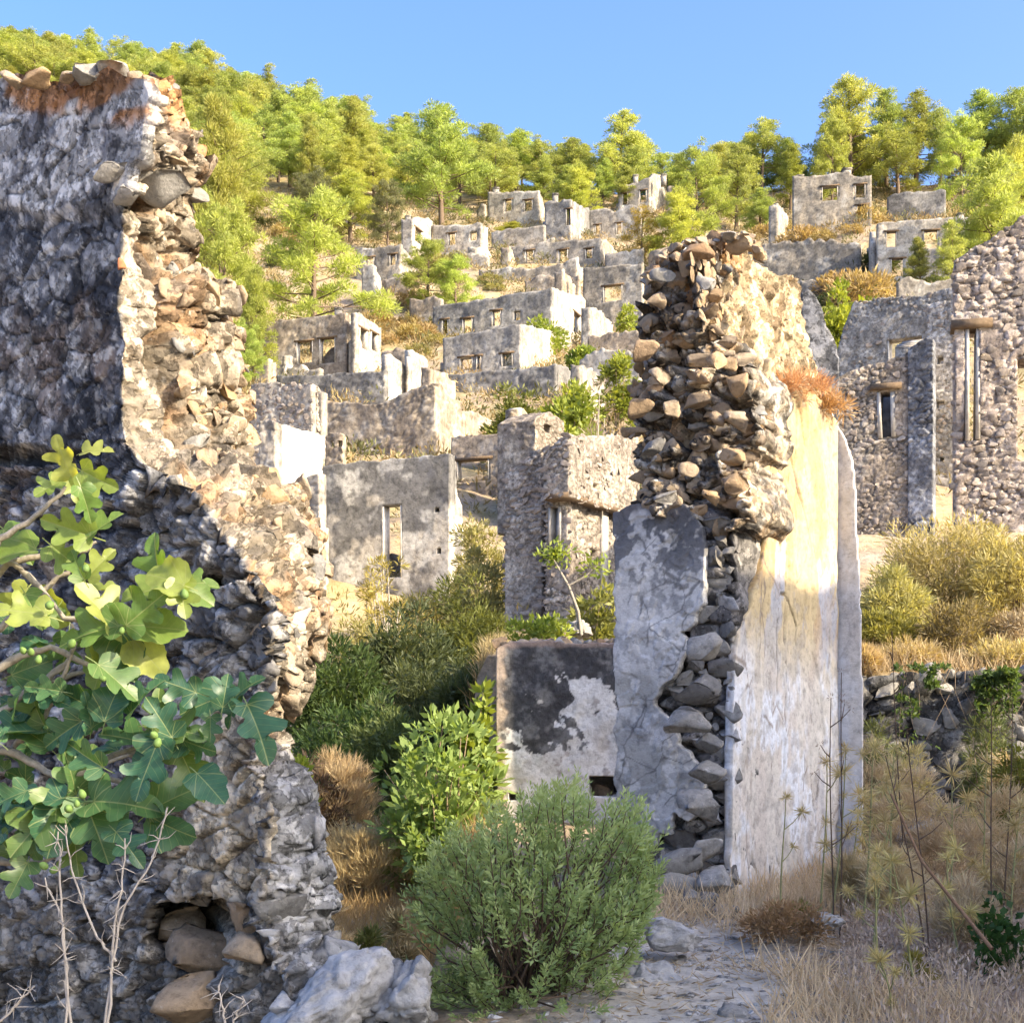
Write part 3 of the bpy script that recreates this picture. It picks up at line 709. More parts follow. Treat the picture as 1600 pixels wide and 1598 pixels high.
# ------------------------------------------------------------------ THE RIGHT WALL STUB
def right_wall():
    A = at(1133, 0, 9.5); C = at(1303, 0, 11.0)
    dv = C-A; angS = math.degrees(math.atan2(dv[0], dv[1]))
    plS = Pl(A, angS, 's'); plD = Pl(A, 33, 'f')
    th = thing('ruined_wall', 'broken wall stub right of centre with tall smooth plaster side, sunlit yellow above and shaded white below', 'ruined wall', (A[0]-.2, A[1]+.3, .3))
    def colS(P, U, Z, h):
        a = fbm(P*3.2, 101, 5); b = fbm(P*9, 102, 4)
        c = mix(np.broadcast_to(np.array([.56, .45, .29]), P.shape), np.array([.36, .27, .17]), sstep(.48, .62, a*.5+b*.5))
        return mix(c, np.array([.52, .26, .10]), sstep(.50, .62, fbm(P*2.4+4, 103, 4))*.55)
    Sp = px_poly(plS, [(1152, 470), (1148, 372), (1152, 360), (1168, 358), (1186, 388), (1205, 405), (1236, 434), (1268, 449), (1275, 548), (1292, 596), (1306, 655), (1303, 1400), (1150, 1425), (1150, 800), (1154, 600)])
    q1 = lambda U, Z: (lambda f: (sstep(0, .2, f[1]-f[0])-1)*.025+(f[2]-.5)*.03)(worley(np.stack([U*13, 0*U, Z*9], -1), 105))+(fbm(np.stack([U*9, 0*U, Z*5], -1), 106, 4)-.5)*.08
    V, Fc, c = wallsheet(plS, Sp, [], .018, .62, .05, 3.0, -.07, .10, colS, .05, dent=q1, layers=6)
    obj('side_masonry', V, Fc, M_NEAR, th, c, False)
    scatter_plane(th, plS, px_poly(plS, [(1110, 470), (1100, 400), (1150, 365), (1205, 410), (1255, 460), (1258, 545), (1240, 590), (1200, 560), (1150, 560), (1130, 520)]), [], .035, .10, 2200, [S_WARM], -.10, .30, False, 11, (M_NEAR, (.44, .35, .23), (.55, .45, .31)), asp=(.7, 1.1))
    scatter_plane(th, plS, px_poly(plS, [(1140, 800), (1178, 800), (1178, 880), (1150, 960), (1140, 980)]), [], .07, .22, 200, [S_WARM, S_GREY], -.09, .45, False, 12)
    # rubble end, upper storey
    Ep = px_poly(plD, [(1003, 792), (992, 745), (985, 700), (979, 640), (992, 560), (1003, 500), (1010, 430), (1040, 388), (1075, 370), (1112, 372), (1122, 420), (1116, 480), (1128, 540), (1160, 562), (1163, 640), (1156, 720), (1170, 795), (1140, 830)])
    def colE(P, U, Z, h):
        a = fbm(P*4, 111, 5); b = fbm(P*8, 112, 4)
        c = mix(np.broadcast_to(np.array([.46, .395, .30]), P.shape), np.array([.26, .225, .185]), sstep(.47, .58, a*.5+fbm(P*20, 118, 3)*.5))
        c = mix(c, np.array([.46, .30, .15]), sstep(.5, .62, b)*.5)
        c = mix(c, np.array([.10, .10, .10]), sstep(.48, .60, fbm(P*5+21, 116, 4)+.12*sstep(-.35, -.75, U))*.8)
        return mix(c, np.array([.55, .53, .49]), sstep(.60, .66, fbm(P*7+31, 117, 4)+.06*sstep(-.3, -.7, U))*.8)
    def dE(U, Z):
        f = worley(np.stack([U*4.2, 0*U, Z*5], -1), 113); k = fbm(np.stack([U*1.7, 0*U, Z*1.7], -1), 114, 3)-.5
        cav = -.35*np.exp(-(((U-.02)/.13)**2+((Z-zc)/.35)**2))
        f3 = worley(np.stack([U*10, 0*U, Z*13], -1), 115); return (sstep(0, .25, f[1]-f[0])-1)*.12+(f[2]-.5)*.20+k*.16+cav*.7+(fbm(np.stack([U*22, 0*U, Z*22], -1), 119, 3)-.5)*.06+(f3[2]-.5)*.08+(sstep(0, .2, f3[1]-f3[0])-1)*.04
    zc = plD.uv(1110, 650)[1]
    V, Fc, c = wallsheet(plD, Ep, [], .012, .8, .07, 8.0, .0, .08, colE, .15, dent=dE, layers=16)
    obj('rubble_end', V, Fc, M_NEAR, th, c, False)
    scatter_plane(th, plD, Ep, [], .035, .15, 12000, [S_WARM, S_GREY], -.028, .6, False, 13, (M_NEAR, (.34, .275, .20), (.46, .375, .275)), .72, (1.0, 2.2), [.86, .14], 1300, dfun=lambda U, Z: dE(U, Z)+(fbm(plD.P(U, Z, 0)*8.0, 41, 5)-.5)*.14)
    # big stones on the crown
    cr = []
    for (x, y, Y, s, asp) in ((1092, 392, 9.3, 66, 1.3), (1155, 378, 9.5, 62, 1.1), (1185, 392, 9.6, 40, .8), (1035, 432, 9.35, 52, 1.5), (1058, 402, 9.3, 34, 1.2), (1105, 445, 9.25, 50, 1.0), (1025, 470, 9.4, 44, 1.4), (1008, 550, 9.4, 60, 1.1), (1000, 640, 9.4, 58, 1.2), (1120, 565, 9.25, 58, 1.0), (1150, 600, 9.3, 60, .9), (1140, 570, 9.3, 40, 1.2), (1150, 655, 9.3, 62, 1.1), (1145, 712, 9.3, 60, 1.2), (1150, 757, 9.3, 60, 1.4), (1110, 775, 9.28, 44, 1.2), (1040, 778, 9.3, 50, 1.4), (1075, 735, 9.3, 50, 1.2), (1020, 700, 9.3, 56, 1.2), (1030, 590, 9.3, 50, 1.2), (1050, 640, 9.3, 46, 1), (1120, 655, 9.35, 40, 1)):
        cr.append((at(x, y, Y+.06), np.array([random.uniform(-.3, .3), -1, .35]), s*.60*Y/F, asp*1.1, .8))
    place_stones(th, cr, [S_WARM, S_GREY], False, weights=[.85, .15])
    ex = []
    for k in range(90):
        x = random.uniform(1015, 1192); yt = np.interp(x, [1003, 1010, 1040, 1075, 1112, 1150, 1168, 1186, 1200], [500, 430, 388, 370, 372, 360, 358, 388, 405]); dY = random.uniform(.0, .75)
        ex.append((at(x, yt+6+dY*14, 9.45+dY)+np.array([0, 0, 0]), np.array([random.uniform(-.4, .4), -.5, 1]), random.uniform(.04, .11), 1.3, .7))
    for k in range(150):
        y = random.uniform(400, 790); x = np.interp(y, [388, 430, 500, 560, 640, 700, 745, 792], [1040, 1010, 1003, 992, 979, 985, 992, 1003])+random.uniform(-2, 10)
        u, z = plD.uv(x, y); ex.append((plD.P(u, z, -random.uniform(0, .7)), np.array([-1, -.25, .1]), random.uniform(.04, .12), 1.4, .7))
    place_stones(th, ex, [S_WARM, S_GREY], False, 300, weights=[.7, .3])
    # lower pillar: stone core with a plaster coat flaking off
    Dp = px_poly(plD, [(967, 1300), (966, 1100), (966, 985), (961, 930), (966, 790), (1000, 776), (1060, 770), (1105, 768), (1133, 792), (1137, 860), (1139, 1420), (1034, 1440), (980, 1400)])
    def colD(P, U, Z, h):
        a = fbm(P*4, 121, 5); c = mix(np.broadcast_to(np.array([.33, .315, .295]), P.shape), np.array([.15, .145, .145]), sstep(.42, .58, a)); return c
    def dD(U, Z):
        f = worley(np.stack([U*3.6+.2*fbm(np.stack([U*3, 0*U, Z*3], -1), 7, 3), 0*U, Z*8], -1), 123); return (sstep(0, .3, f[1]-f[0])-1)*.10+(f[2]-.5)*.08
    V, Fc, c = wallsheet(plD, Dp, [], .016, .62, .03, 5.0, -.05, .06, colD, .03, dent=dD, layers=12)
    obj('stone_core', V, Fc, M_NEAR, th, c, False)
    scatter_plane(th, plD, px_poly(plD, [(1100, 800), (1133, 810), (1137, 1400), (1050, 1400), (1050, 1300), (1110, 1200), (1035, 1080), (1075, 990), (1102, 930)]), [], .06, .22, 1200, [S_GREY, S_PALE], -.06, .45, False, 14, (M_NEAR, (.24, .23, .22), (.36, .34, .32)), .86, (1.1, 1.9), [.8, .2])
    place_stones(th, [(at(x, y, Y), np.array([0, -1, .3]), s*.74*Y/F, a, .7) for x, y, Y, s, a in ((1090, 1255, 9.25, 84, 1.2), (1060, 1345, 9.15, 84, 1.5), (1105, 1330, 9.2, 60, 1.1), (1115, 1375, 9.0, 74, 1.2), (1055, 1385, 9.1, 80, 1.5), (1100, 1010, 9.3, 66, 1.3), (1090, 1075, 9.3, 80, 1.5), (1075, 1125, 9.3, 76, 1.6), (1108, 1160, 9.3, 54, 1.2), (1105, 1205, 9.3, 66, 1.4))], [S_GREY])
    Kp = px_poly(plD, [(967, 1310), (967, 1000), (961, 935), (964, 800), (985, 790), (1072, 782), (1085, 812), (1098, 845), (1098, 935), (1085, 975), (1062, 985), (1075, 1010), (1052, 1060), (1030, 1075), (1022, 1105), (1060, 1135), (1062, 1165), (1085, 1185), (1104, 1210), (1102, 1265), (1075, 1285), (1052, 1270), (1048, 1305), (1030, 1300), (1010, 1330)])
    def colK(P, U, Z, h):
        a = fbm(P*3.5, 131, 5); b = fbm(P*10, 132, 4); g = fbm(P*2.0+8, 133, 3)
        c = mix(np.broadcast_to(np.array([.62, .61, .59]), P.shape), np.array([.42, .41, .385]), sstep(.46, .56, g))
        e = fbm(P*24, 134, 4); c = mix(c, np.array([.70, .69, .67]), sstep(.52, .55, fbm(P*5+3, 135, 5))*.8)
        tp = sstep(.52, .95, h+(g-.5)*.3); c = mix(c, np.array([.10, .105, .12]), np.clip(sstep(.50, .55, a*.3+b*.4+e*.3+.10*tp-.045)*(.35+.65*tp), 0, 1)*.9)
        w1, w2, _ = worley(np.stack([U*5+.8*fbm(np.stack([U*5, 0*U, Z*5], -1), 136, 4), 0*U, Z*5], -1), 137); c = mix(c, np.array([.17, .165, .16]), sstep(.045, .01, w2-w1)*sstep(.48, .56, fbm(P*2.5+5, 138, 3))*.8)
        c = mix(c, np.array([.16, .155, .16]), sstep(.958, .985, h+(b-.5)*.05)); return c
    V, Fc, c = wallsheet(plD, Kp, [], .0078, .06, .022, 3.0, .03, .04, colK, .07, layers=3, dent=lambda U, Z: sstep(.50, .52, fbm(np.stack([U*4, 0*U, Z*4], -1), 139, 5))*.007+sstep(.56, .575, fbm(np.stack([U*7+3, 0*U, Z*6], -1), 140, 4))*.006)
    obj('plaster_coat', V, Fc, M_PLAST, th, c, True)
    # smooth plaster side, yellow sunlight painted in above and bluish shade below
    Pp = px_poly(plS, [(1197, 558), (1188, 600), (1184, 660), (1182, 720), (1188, 770), (1203, 806), (1190, 850), (1178, 893), (1162, 950), (1144, 990), (1137, 1060), (1134, 1180), (1135, 1398), (1200, 1412), (1303, 1420), (1303, 662), (1290, 640), (1268, 622), (1240, 604), (1226, 640), (1216, 668), (1208, 640), (1203, 590)])
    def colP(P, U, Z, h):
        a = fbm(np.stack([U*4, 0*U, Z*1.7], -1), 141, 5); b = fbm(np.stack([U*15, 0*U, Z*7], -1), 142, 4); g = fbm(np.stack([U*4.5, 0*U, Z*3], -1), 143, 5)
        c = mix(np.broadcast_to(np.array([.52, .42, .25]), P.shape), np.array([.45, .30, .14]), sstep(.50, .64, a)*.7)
        c = mix(c, np.array([.66, .665, .68]), (.6+.55*sstep(.45, .6, g*.6+b*.4))*sstep(.56, .40, h))  # pale tone of the shaded part, painted in below the shadow edge
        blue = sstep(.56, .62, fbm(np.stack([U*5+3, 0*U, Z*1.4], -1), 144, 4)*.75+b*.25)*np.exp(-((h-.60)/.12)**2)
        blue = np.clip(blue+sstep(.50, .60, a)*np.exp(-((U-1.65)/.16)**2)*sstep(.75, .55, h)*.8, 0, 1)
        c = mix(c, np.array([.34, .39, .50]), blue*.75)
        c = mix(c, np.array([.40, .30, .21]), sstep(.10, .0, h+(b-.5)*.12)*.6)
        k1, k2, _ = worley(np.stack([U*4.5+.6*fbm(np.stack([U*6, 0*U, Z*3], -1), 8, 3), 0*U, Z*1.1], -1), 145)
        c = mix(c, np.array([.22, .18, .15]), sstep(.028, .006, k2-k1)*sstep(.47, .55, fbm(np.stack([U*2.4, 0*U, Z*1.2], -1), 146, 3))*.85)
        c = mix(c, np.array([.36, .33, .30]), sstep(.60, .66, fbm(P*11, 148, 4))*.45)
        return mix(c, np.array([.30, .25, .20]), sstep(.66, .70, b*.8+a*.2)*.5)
    def dP(U, Z):
        k = worley(np.stack([U*4.5+.6*fbm(np.stack([U*6, 0*U, Z*3], -1), 8, 3), 0*U, Z*1.1], -1), 145); gate = sstep(.5, .58, fbm(np.stack([U*2, 0*U, Z*.9], -1), 146, 3))
        lay = sstep(.47, .50, fbm(np.stack([U*3, 0*U, Z*.8], -1), 147, 4))*.012
        return -sstep(.035, .0, k[1]-k[0])*.03*gate+lay
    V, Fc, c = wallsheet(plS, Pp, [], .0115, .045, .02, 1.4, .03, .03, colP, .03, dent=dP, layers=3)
    obj('side_plaster', V, Fc, M_PLAST, th, c, True)
    # return of the wall beyond the far corner
    C2 = plS.P(plS.uv(1303, 900)[0], 0)
    plQ = Pl((C2[0]-.02, C2[1]+.04), 30, 'f')
    Qp = px_poly(plQ, [(1295, 1420), (1298, 640), (1306, 660), (1318, 678), (1331, 720), (1338, 790), (1342, 900), (1347, 1100), (1346, 1420)])
    def colQ(P, U, Z, h):
        c = colP(P, U*1.4+7, Z, h*0+.3); return mix(c, np.array([.55, .54, .54]), np.full(U.shape, .6))
    V, Fc, c = wallsheet(plQ, Qp, [], .012, .03, .02, 2.0, 0, .02, colQ, .01)
    obj('plaster_return', V, Fc, M_PLAST, th, c, True)
    return th, plS, plD, plQ
RW, plS, plD, plQ = right_wall()
# ------------------------------------------------------------------ ruined houses
def opening_parts(parent, pl, h, frame_w=.13, mat=LIME, lintel=True):
    u0, u1, z0, z1 = h
    if (z1-z0)*F/abs(pl.p0[1]) < 15: return
    um, zm = (u0+u1)/2, (z0+z1)/2
    U3 = np.array([pl.u[0], pl.u[1], 0]); n3 = N3(pl); Zv = np.array([0, 0, 1.]); w = frame_w; d = .17
    B = []
    for (ca, cb, ha, hb) in ((u0+w*.35, zm, w*.4, (z1-z0)/2), (u1-w*.35, zm, w*.4, (z1-z0)/2)):
        B.append((pl.P(ca, cb, -.24), U3*ha, n3*.25, Zv*hb))
    V, Fc = box_arr(B); V = V+np.stack([fbm(V*3+k, 201+k, 3)-.5 for k in range(3)], -1)*.12
    obj('window_surround', V, Fc, mat, parent)
    if lintel:
        V, Fc = box_arr([(pl.P(um, z1+.05, -.10), U3*((u1-u0)/2+.18), n3*.165, Zv*.06)])
        obj('lintel', V, Fc, WOOD, parent)
def chimney_part(parent, base, w, h):
    x, y, z = base; w = w/2
    V, Fc = box_arr([((x, y, z+h*.4-.4), (w, 0, 0), (0, w, 0), (0, 0, h*.4+.4)), ((x, y, z+h*.82), (w*1.25, 0, 0), (0, w*1.25, 0), (0, 0, h*.035)),
                     ((x-w*.7, y, z+h*.92), (w*.25, 0, 0), (0, w, 0), (0, 0, h*.07)), ((x+w*.7, y, z+h*.92), (w*.25, 0, 0), (0, w, 0), (0, 0, h*.07)), ((x, y, z+h*1.01), (w*1.1, 0, 0), (0, w*1.1, 0), (0, 0, h*.025))])
    V = V+(fbm(V*2, 203, 3)-.5)[:, None]*.08
    c = mix(np.broadcast_to(np.array([.42, .39, .34]), V.shape), np.array([.25, .235, .22]), sstep(.4, .6, fbm(V*1.5, 204, 3)))
    obj('chimney', V, Fc, M_FAR, parent, c)
GREY = dict(light=(.47, .42, .35), dark=(.25, .23, .20), k=.9, white=.4)
PALE = dict(light=(.52, .475, .41), dark=(.29, .27, .24), k=.8, white=.5)
DARK = dict(light=(.32, .31, .295), dark=(.15, .148, .147), k=.9)
BROWN = dict(light=(.45, .385, .305), dark=(.26, .215, .17), k=.8)
STONY = dict(light=(.43, .40, .36), dark=(.28, .26, .235), k=.7)
_hs = [0]
def house(label, Y, ft, base, win=(), st=None, swin=(), yaw=22, sty=GREY, ssty=None, depth=5.0, th_=.5, back=.55, chim=(), step=2.4, rag=None, cat='ruined house', name='ruined_house', mat=None, extra_base=1.0, lint=True, fw=None, group=None, rub=None, stone=None):
    _hs[0] += 1; sd = _hs[0]*7.3
    xr = ft[-1][0]; p0 = at(xr, 0, Y); pf = Pl(p0, yaw, 'f'); ps = Pl(p0, yaw, 's')
    ftu = px_poly(pf, ft); sp = step*(1.32 if Y > 40 else 1.12)*Y/F; rag = ((5.0*Y/F if Y > 30 else 2.6*Y/F) if rag is None else rag)
    if st is not None: stu = px_poly(ps, st); depth = max(float(stu[:, 0].max()), 1.0)
    uL = float(ftu[:, 0].min())
    cs = [pf.P(uL, 0)[:2], pf.P(0, 0)[:2]]
    zb = min(hz(*c) for c in cs)-extra_base
    zb = min(zb, float(px_poly(pf, [(xr, base)])[0, 1])-.2)
    root = thing(name, label, cat, (float(p0[0]), float(p0[1]), zb), group)
    holes = [px_hole(pf, w) for w in win]
    if stone is None and Y > 40: stone = (max(.35, 7*Y/F), .07, .9)
    tr_ = np.random.RandomState(int(sd*3)).uniform(.86, 1.14, 3)*np.array([1.02, 1.0, .97])
    o3 = lambda s: colfn_ruin(np.array(s['light'])*tr_.mean()*np.array([1.03, 1.0, .94]), np.array(s['dark'])*tr_[1], s['k'], min(1.0, 60/Y)*.8+.2, seed=sd, topdark=s.get('top', .4), white=s.get('white', .25), botbrown=s.get('bb', .3))
    fp = np.vstack([[(uL, zb)], ftu, [(0.0, zb)]])
    mt = mat or (M_FAR if Y > 45 else M_MID)
    V, Fc, c = wallsheet(pf, fp, holes, sp, th_, .04+.02*min(Y/60, 1), 1.4, 0, rag, o3(sty), seed=sd, stone=stone)
    obj('wall', V, Fc, mt, root, c)
    for h in holes: opening_parts(root, pf, h, fw or min(.11, 1.5*Y/F), lintel=lint)
    sholes = []
    s2 = ssty or sty
    if st is not None:
        s_ = stu[stu[:, 0] > th_]
        fp2 = np.vstack([[(th_, zb)], [(th_, float(np.interp(th_, stu[:, 0], stu[:, 1])))], s_, [(float(stu[:, 0].max()), zb)]])
        sholes = [px_hole(ps, w) for w in swin]
        V, Fc, c = wallsheet(ps, fp2, sholes, sp, th_, .04+.02*min(Y/60, 1), 1.4, 0, rag, o3(s2), seed=sd+2, stone=stone)
        obj('wall', V, Fc, mt, root, c)
        for h in sholes: opening_parts(root, ps, h, fw or min(.11, 1.5*Y/F), lintel=lint)
    hgt = float(ftu[:, 1].mean())-zb
    if back:
        pb = Pl(tuple(pf.P(0, 0, -depth)[:2]), yaw, 'f'); r = np.random.RandomState(int(sd*10))
        k = 6; us = np.linspace(uL, 0, k); tops = zb+hgt*(back+r.uniform(-.15, .15, k)); hb = hz(*pb.P(uL*.5, 0)[:2]); tops = np.maximum(tops, min(hb+.6, zb+hgt*.95))
        fpb = np.vstack([[(uL, zb)], np.stack([us, tops], -1), [(-.02, zb)]])
        V, Fc, c = wallsheet(pb, fpb, [], sp*2, th_*.9, .04, 1.4, 0, rag*2, o3(sty), seed=sd+4); obj('wall', V, Fc, mt, root, c)
        pL = Pl(tuple(pf.P(uL, 0)[:2]), yaw, 's'); k = 5; us = np.linspace(th_+.01, depth-.01, k)
        fpl = np.vstack([[(th_+.01, zb)], np.stack([us, zb+hgt*(back+r.uniform(-.1, .3, k))], -1), [(depth-.01, zb)]])
        V, Fc, c = wallsheet(pL, fpl, [], sp*2, th_*.9, .04, 1.4, 0, rag*2, o3(s2), seed=sd+6); obj('wall', V, Fc, mt, root, c)
        if st is None:
            pR = Pl(tuple(pf.P(-th_, 0)[:2]), yaw, 's')
            V, Fc, c = wallsheet(pR, fpl*np.array([1, .97])+np.array([0, zb*.03]), [], sp*2, th_*.9, .04, 1.4, 0, rag*2, o3(s2), seed=sd+8); obj('wall', V, Fc, mt, root, c)
    for (cx, cy, cw, chh) in chim:
        u, z = pf.uv(cx, cy); p = pf.P(u, z, -.6); chimney_part(root, p, cw*Y/F, chh*Y/F)
    if rub:
        n_, s0, s1, mats = rub
        scatter_plane(root, pf, fp, holes, s0, s1, n_, mats, -.012, .26, True, int(sd), (M_MID, (.20, .18, .16), (.38, .345, .30)))
        if st is not None: scatter_plane(root, ps, fp2, sholes, s0, s1, n_, mats, -.01, .35, True, int(sd)+1, (M_MID, (.33, .29, .245), (.45, .41, .35)))
    return root, pf, ps, zb

# --- the far slope, from the ridge downwards
house('highest ruin of the village, a pale shell with two chimneys below the ridge pines', 190, [(966, 291), (1016, 279)], 322, [(972, 302, 981, 320), (999, 297, 1010, 316)], [(1016, 279), (1024, 273), (1044, 277)], chim=[(991, 281, 8, 9), (1035, 279, 8, 8)], sty=PALE)
house('grey ruin with two windows and a chimney on its left, below the big middle pine', 186, [(762, 302), (800, 300), (842, 298)], 348, [(788, 312, 800, 330), (818, 312, 832, 330)], [(842, 298), (848, 306), (851, 330)], chim=[(772, 301, 10, 9)], sty=PALE)
house('low dark ruin wing left of the ruin with the left chimney', 187, [(745, 330), (752, 315), (758, 318)], 348, back=0, sty=GREY)
house('dark gabled ruin with one open doorway beside the two windowed ruin', 172, [(851, 316), (880, 312), (892, 313)], 378, [(884, 326, 892, 352)], [(892, 313), (926, 330)], chim=[(865, 312, 9, 11)], sty=DARK)
house('long pale ruin wall with broken top stepping down from the highest ruin', 176, [(920, 330), (945, 325), (960, 331), (985, 318), (1002, 322)], 370, [(929, 351, 938, 366), (962, 348, 972, 366)], sty=PALE)
house('plain retaining ruin wall under the two windowed ruin', 162, [(768, 362), (820, 356), (851, 352)], 392, sty=GREY, back=.5, depth=3)
house('narrow pale ruin tower with one doorway beside olive trees', 152, [(627, 345), (640, 342), (645, 342)], 395, st=[(645, 342), (668, 341), (676, 345)], swin=[(648, 358, 660, 380)], sty=PALE, chim=[(634, 342, 8, 7)])
house('low wide pale ruin with two doorways above the scrubby slope', 154, [(676, 352), (715, 351), (752, 349)], 396, [(699, 364, 712, 383), (734, 362, 745, 376)], [(752, 349), (763, 358)], sty=PALE)
house('broad ruin with three tall windows and a bright broken gable in the village centre', 148, [(795, 387), (830, 382), (865, 378), (938, 371)], 416, [(820, 391, 834, 413), (872, 390, 887, 417), (914, 388, 926, 404)], [(938, 371), (952, 378), (962, 390), (969, 402)], sty=GREY)
house('ruin with a dark front and two blind windows behind the small bright pine', 136, [(556, 389), (590, 386), (626, 383)], 432, [(570, 402, 584, 418), (608, 397, 619, 414)], [(626, 383), (640, 398), (650, 408)], sty=GREY)
house('fragment of ruin wall with a sloping bright end left of the small pine', 130, [(565, 418), (578, 414), (585, 415)], 462, st=[(585, 415), (597, 440)], back=0, sty=PALE, depth=2)
house('stained ruin wall with a tall thin end pier above the two storey ruin', 139, [(748, 423), (780, 420), (830, 417), (870, 414), (902, 402)], 458, [], [(902, 402), (910, 425)], back=.6, sty=GREY)
house('large plain ruin wall with one white arched window right of the village centre', 126, [(911, 420), (950, 416), (1004, 410)], 520, [(942, 446, 972, 470)], sty=GREY, back=.4)
house('two storey ruin with a dark left half and a bright side doorway', 115, [(676, 479), (720, 473), (757, 467), (810, 458), (862, 450)], 530, [(690, 499, 700, 522), (722, 497, 738, 520), (768, 485, 782, 509), (803, 486, 813, 500)], [(862, 450), (890, 458), (915, 466)], [(896, 490, 907, 521)], sty=dict(light=(.40, .385, .36), dark=(.17, .167, .165), k=.95), ssty=PALE)
house('pale lower ruin with three doorways and a bright side below the two storey ruin', 101, [(692, 528), (750, 517), (813, 506)], 581, [(718, 558, 738, 578), (744, 556, 751, 576), (783, 552, 800, 572)], [(813, 506), (850, 514), (893, 526)], sty=dict(light=(.46, .44, .41), dark=(.22, .215, .21), k=.7, top=1.3), ssty=PALE)
house('long retaining wall with dark stains below the three doorway ruin', 92, [(665, 588), (760, 580), (868, 570)], 625, [], [(868, 570), (880, 572), (905, 585)], sty=DARK, back=0, cat='retaining wall', name='retaining_wall')
house('long grey ruin with two tall white edged windows above the left rubble', 104, [(388, 508), (440, 500), (490, 493), (540, 488)], 588, [(463, 533, 488, 567), (499, 528, 524, 567)], [(540, 488), (549, 492)], chim=[(523, 491, 11, 13)], sty=BROWN, depth=5)
house('pale ruin end with two bright side openings right of the long grey ruin', 103, [(548, 488), (556, 487)], 590, [], [(556, 487), (575, 498), (596, 514)], [(562, 514, 574, 545), (580, 520, 590, 548)], sty=PALE)
house('small stone pier standing before the long grey ruin', 98, [(441, 556), (447, 554)], 590, st=[(447, 554), (458, 556)], back=0, depth=1, cat='ruined pier', name='ruined_pier', sty=PALE)
house('little ruined chimney house peeping over the left rubble', 92, [(402, 566), (415, 562), (420, 563)], 600, st=[(420, 563), (432, 568)], back=0, depth=1.5, cat='ruined chimney', name='ruined_chimney', sty=BROWN)
house('dark retaining wall with a bright broken slab at its right end', 88, [(432, 588), (480, 585), (540, 583), (601, 580)], 622, [], [(601, 556), (612, 553), (628, 568), (648, 583), (664, 578)], sty=DARK, ssty=PALE, back=0, cat='retaining wall', name='retaining_wall')
house('leaning bright wall fragment above the brown gable ruin', 90, [(634, 558), (638, 556)], 600, st=[(638, 546), (655, 552), (668, 560)], back=0, sty=PALE, depth=2, cat='wall fragment', name='wall_fragment')
# --- more low walls that fill the terraces
for a_ in [('stub of grey wall below the dark gabled ruin', 166, [(852, 378), (880, 372), (915, 376)], 392), ('broken wall piece under the low wide pale ruin', 147, [(690, 398), (720, 394), (762, 399)], 414), ('dark wall running right from the three windowed village ruin', 144, [(945, 398), (975, 392), (1005, 388)], 428),
           ('ragged wall before the thin end pier', 134, [(820, 438), (850, 428), (880, 436), (905, 430)], 462), ('low rubble wall left of the two blind window ruin', 132, [(590, 440), (615, 432), (640, 440)], 462), ('grey terrace wall under the arched window wall', 108, [(918, 528), (960, 520), (1000, 515)], 556),
           ('crumbling terrace wall above the dead branches', 84, [(905, 560), (950, 548), (1000, 545)], 602), ('low wall before the pier left of the long grey ruin', 97, [(392, 566), (425, 572), (455, 570), (500, 578)], 600), ('short dark wall beside the pale ruin end', 94, [(596, 552), (625, 546), (660, 556)], 590), ('faint wall right of the highest ruin', 188, [(1042, 292), (1070, 288), (1085, 294)], 318),
           ('low wall between the small pine and the two storey ruin', 121, [(640, 470), (670, 462), (690, 468)], 492), ('terrace wall under the upper right ruin', 118, [(1180, 386), (1230, 378), (1290, 374), (1345, 380)], 410), ('small broken wall above the lime green tree', 88, [(1250, 440), (1275, 432), (1290, 440)], 470)]:
    house(a_[0], a_[1], a_[2], a_[3], back=0, depth=1.5, sty=random.choice([GREY, DARK, PALE, BROWN]), cat='wall fragment', name='wall_fragment', rag=.5)
for a_ in [('bright broken end wall below the low wide pale ruin', 150, 745, 392, [(745, 384), (758, 388), (768, 402)], 412), ('bright end wall left of the three windowed village ruin', 149, 796, 400, [(790, 384), (800, 390), (806, 410)], 418), ('sunlit ragged end wall above the bright side doorway', 128, 880, 440, [(872, 420), (888, 430), (900, 448)], 462),
           ('sunlit end wall right of the two storey ruin', 112, 922, 500, [(922, 478), (940, 486), (958, 508)], 530), ('sunlit broken wall by the dead branches', 78, 905, 590, [(905, 566), (925, 574), (945, 592)], 615), ('bright low gable over the big brown ruin', 80, 672, 590, [(672, 574), (690, 580), (712, 600)], 618), ('pale end wall by the left pines', 108, 395, 520, [(395, 490), (410, 500)], 540), ('pale end wall left of the upper right ruin', 138, 1215, 330, [(1205, 318), (1220, 322), (1232, 338)], 352)]:
    house(a_[0], a_[1], [(a_[2]-14, a_[4][0][1]+4), (a_[2], a_[4][0][1])], a_[5], st=[(a_[2], a_[4][0][1])]+a_[4][1:], back=0, sty=random.choice([PALE, BROWN]), cat='wall fragment', name='wall_fragment', rag=.4)
